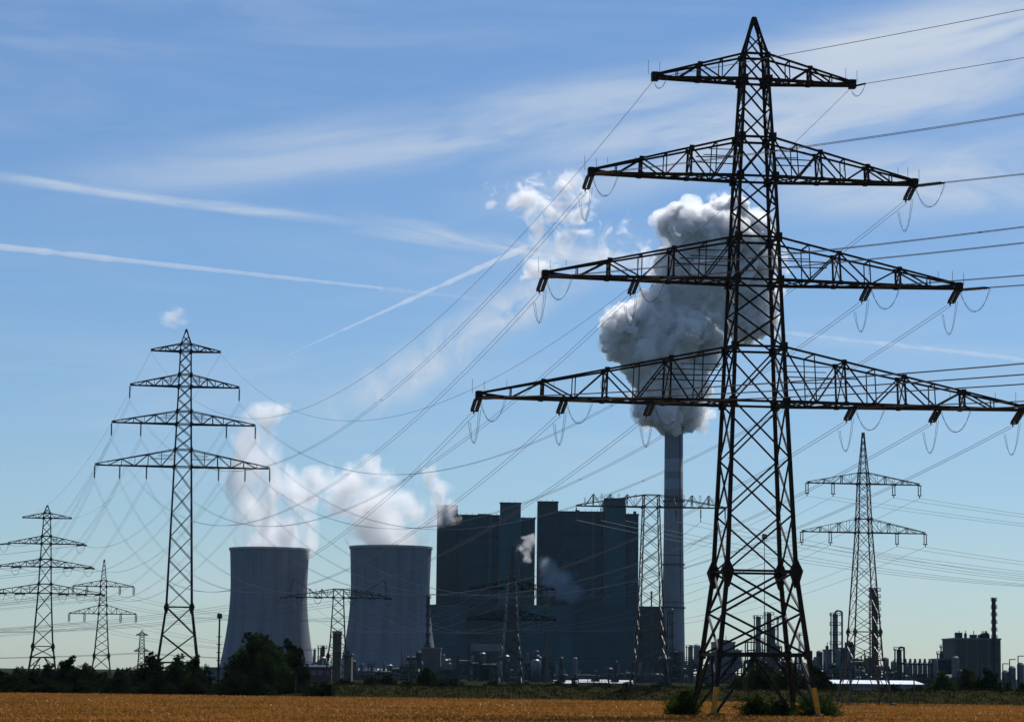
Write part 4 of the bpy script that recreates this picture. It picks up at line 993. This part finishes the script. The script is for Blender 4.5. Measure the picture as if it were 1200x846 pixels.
def fence():
    Y = 480; e = empty('wire_fence', (0, Y, 0), 0, label='dark wire mesh fence in front of the long white shed', cat='fence'); z1 = float(at(700, 795, Y)[2])
    xs = np.arange(X(640, Y), X(745, Y), 2.6)
    for x in xs: MB().bar((x, 0, 0), (x, 0, z1+.1), .12).build('fence_post', MT['plant'], e)
    m = MB()
    for z in np.linspace(.4, z1, 6): m.bar((xs[0], 0, z), (xs[-1], 0, z), .035)
    for x in np.arange(xs[0], xs[-1], .35): m.bar((x, 0, .3), (x, 0, z1), .02)
    m.build('mesh', MT['galvd'], e)
fence()

# ------------------------------------------------------------------ trees and shrubs
def crown_mesh(name, blobs, n, leaf, seed, clump=.55):
    rg = np.random.default_rng(seed); P = []; vol = np.array([r**2.2 for c, r in blobs]); vol /= vol.sum(); centers = []
    for (c, r), f in zip(blobs, vol):
        k = int(n*f); nc = max(6, k//28)
        d = rg.normal(size=(nc, 3)); d /= np.linalg.norm(d, axis=1)[:, None]; cc = np.array(c)+d*r*(rg.random((nc, 1))**.45)*np.array([1, 1, .92])
        idx = rg.integers(0, nc, k); P.append(cc[idx]+rg.normal(size=(k, 3))*r*.13*clump*1.6)
    P = np.concatenate(P); P = P[P[:, 2] > .12]; N = len(P)
    a = rg.normal(size=(N, 3)); a /= np.linalg.norm(a, axis=1)[:, None]; b = np.cross(a, rg.normal(size=(N, 3))); b /= np.linalg.norm(b, axis=1)[:, None]
    s = leaf*rg.uniform(.6, 1.3, (N, 1)); V = np.stack([P-a*s, P-b*s*.55, P+a*s, P+b*s*.55], 1).reshape(-1, 3)
    me = bpy.data.meshes.new(name); me.from_pydata(V.tolist(), [], np.arange(N*4).reshape(-1, 4).tolist()); return me
def make_tree(seed, h, w, n, leaf, mt_, trunk=.28, low=.15, name='tree'):
    rg = random.Random(seed); blobs = []
    nb = 20
    for k in range(nb):
        t = (k+.5)/nb; z = h*(low+(1-low)*t*.92); env = w*.5*math.sin(min(1, .28+t*.95)*math.pi*.86)**.7
        a = rg.uniform(0, 6.28); q = env*rg.uniform(.15, .68); blobs.append(((q*math.cos(a), q*math.sin(a), min(z, h-.28*env)), max(.25, env*rg.uniform(.42, .66))))
    e = empty(name); m = MB(); pts = [(0, 0, -.3), (.05*w*.2, 0, h*.3), (-.02*w, .03*w, h*.62), (0, 0, h*.9)]; rr = [trunk, trunk*.75, trunk*.45, trunk*.1]
    for i in range(3): m.bar(pts[i], pts[i+1], rr[i]*2, rr[i+1]*2, n=8)
    for (c, r) in blobs[::1]: m.bar((0, 0, max(.3, c[2]*.55)), c, trunk*.5, trunk*.12, n=5)
    m.build('trunk', MT['bark'], e); me = crown_mesh('crown', blobs, n, leaf, seed); me.materials.append(MT[mt_]); o = bpy.data.objects.new('crown', me); COL.objects.link(o); o.parent = e
    return e
protos = {'a': make_tree(3, 10, 9, 22000, .19, 'leaf'), 'b': make_tree(8, 6, 6, 14000, .17, 'leafd', low=.02), 'c': make_tree(14, 6, 7.5, 16000, .17, 'leaf', low=.0), 'd': make_tree(23, 4, 5, 11000, .14, 'leafd', low=-.05, trunk=.15),
          'e': make_tree(31, 2.2, 4.2, 12000, .085, 'leafb', low=-.1, trunk=.08, name='shrub')}
PH_ = {'a': (10, 9), 'b': (6, 6), 'c': (6, 7.5), 'd': (4, 5), 'e': (2.2, 4.2)}
used = set()
def put(kind, u0, u1, vt, Y, label, z0=0.0, group=None, rot=None, cat='tree'):
    h0, w0 = PH_[kind]; H = float(at((u0+u1)/2, vt, Y)[2])-z0; W_ = (u1-u0)*Y/3000
    e = protos[kind] if kind not in used else copy_tree(protos[kind]); used.add(kind)
    e.location = (X((u0+u1)/2, Y), Y, z0); e.scale = (W_/w0, W_/w0, H/h0); e.rotation_euler = (0, 0, random.uniform(0, 6.28) if rot is None else rot)
    tag(e, label=label, cat=cat, group=group); return e
gT = 'trees behind the wheat field'
put('a', 268, 345, 741, 415, 'biggest round tree, in front of the left cooling tower', group=gT)
put('b', 314, 366, 752, 420, 'dark tree joined to the right side of the biggest round tree', group=gT)
put('c', 258, 304, 764, 410, 'lower tree joined to the left side of the biggest round tree', group=gT)
put('d', 340, 368, 779, 412, 'low bush at the right foot of the biggest round tree', group=gT)
left = [('b', -12, 12, 790, 'at the very left border'), ('c', 8, 36, 787, 'left of the left border pylon'), ('b', 30, 52, 789, 'under the left legs of the left border pylon'), ('d', 46, 70, 782, 'under the right legs of the left border pylon'),
        ('b', 66, 98, 775, 'rounded, tallest of the left row'), ('c', 92, 116, 783, 'directly under the slim left pylon, left half'), ('b', 108, 134, 793, 'low, right under the slim left pylon'),
        ('d', 134, 150, 787, 'small, left of the smallest pylon'), ('c', 146, 162, 788, 'beside the smallest pylon'), ('b', 160, 196, 771, 'tall, under the left foot of the tall slim pylon'), ('c', 190, 224, 773, 'inside the legs of the tall slim pylon'), ('b', 216, 242, 774, 'under the right foot of the tall slim pylon')]
for k, a, b, v, s_ in left: put(k, a-7, b+7, v-5, random.uniform(395, 430), f'dark tree of the left row, {s_}', group=gT)
for i, (a, b, v, s_) in enumerate(((0, 40, 795, 'below the left border pylon'), (38, 80, 800, 'left of the slim left pylon'), (78, 120, 801, 'below the slim left pylon'), (118, 160, 799, 'below the smallest pylon'), (158, 205, 798, 'below the tall slim pylon'), (204, 246, 799, 'left of the lamp mast'),
                                  (244, 284, 800, 'right of the lamp mast'), (282, 320, 799, 'below the biggest round tree'), (318, 356, 800, 'right below the biggest round tree'), (354, 392, 803, 'below the brick building'))):
    put('d', a-6, b+6, v-5, field_edge((((a+b)/2)-600)/3000*358)+3.5+i % 3*2, f'low dark hedge bush at the field edge, {s_}', group='hedge bushes at the field edge', cat='bush')
for k, a, b, v, lb in (('c', 421, 444, 791, 'small bush right of the olive brick shaft'), ('d', 438, 470, 789, 'bush left of the white-banded frame'), ('a', 486, 516, 782, 'tree in front of the brown-grey concrete block'), ('b', 506, 530, 796, 'low bush right of the brown-grey block'),
                       ('c', 664, 682, 796, 'small bright bush before the long white shed')):
    put(k, a, b, v, 470, lb, group=gT)
for k, a, b, v, lb in (('a', 868, 915, 777, 'tree behind the biggest pylon, left one'), ('c', 900, 950, 774, 'broad tree behind the middle of the biggest pylon'), ('b', 938, 976, 782, 'tree behind the right foot of the biggest pylon'), ('c', 845, 880, 793, 'low bush behind the left legs of the biggest pylon'), ('d', 958, 984, 792, 'low bush at the right end of the trees behind the biggest pylon')):
    put(k, a, b, v, random.uniform(430, 480), lb, group=gT)
for k, a, b, v, lb in (('c', 1080, 1126, 787, 'broad tree in front of the silo row'), ('a', 1120, 1148, 783, 'left tree in front of the ribbed block'), ('b', 1140, 1176, 784, 'right tree in front of the ribbed block'), ('c', 1168, 1192, 800, 'low bush below the storage tanks'), ('d', 1186, 1214, 799, 'bush at the right border'),
                       ('d', 1038, 1062, 801, 'low bush right of the two-armed pylon'), ('d', 1120, 1140, 803, 'low pale bush between the trees on the right')):
    put(k, a, b, v, random.uniform(420, 460), lb, group=gT)
for i in range(19):
    u = 404+i*42+random.uniform(-8, 8)
    put('d', u-17, u+19, random.uniform(795.5, 798.5)+.011*(u-600), 560+random.uniform(-20, 20), f"low bush {['one', 'two', 'three', 'four', 'five', 'six', 'seven', 'eight', 'nine', 'ten', 'eleven', 'twelve', 'thirteen', 'fourteen', 'fifteen', 'sixteen', 'seventeen', 'eighteen', 'nineteen'][i]} from the olive brick shaft along the plant fence", group='low bushes along the plant fence', cat='bush')
gS = 'shrubs at the feet of the biggest pylon'
put('e', 776, 829, 810, 226, 'lone dark shrub at the left foot of the biggest pylon', group=gS, cat='shrub')
put('e', 861, 911, 816, 226, 'shrub in the middle between the feet of the biggest pylon', group=gS, cat='shrub')
put('e', 888, 938, 820, 227, 'low shrub just left of the right foot of the biggest pylon', group=gS, cat='shrub')
put('e', 920, 989, 816, 227, 'widest shrub, at the right foot of the biggest pylon', group=gS, cat='shrub')
put('e', 826, 856, 835, 227, 'flat weedy shrub beside the left yellow-painted foot of the biggest pylon', group=gS, cat='shrub')
for k, e in protos.items():
    if k not in used: raise RuntimeError(k)

# ------------------------------------------------------------------ haze
def haze():
    o = MB().box(-2200, 2200, -150, 4200, -1.0, 470).build('haze', None or vol_mat('x', 0), None)
    m = bpy.data.materials.new('haze'); m.use_nodes = True; t = NT(m.node_tree); t.n.clear(); out = t.n.new('ShaderNodeOutputMaterial'); v = t.n.new('ShaderNodeVolumePrincipled')
    v.inputs['Color'].default_value = (.5, .77, 1.0, 1); v.inputs['Density'].default_value = 0.000012; v.inputs['Anisotropy'].default_value = .2
    t.l.new(v.outputs[0], out.inputs['Volume']); o.data.materials[0] = m; tag(o, kind='stuff', label='thin blue-grey haze over the plain', cat='haze')
haze()
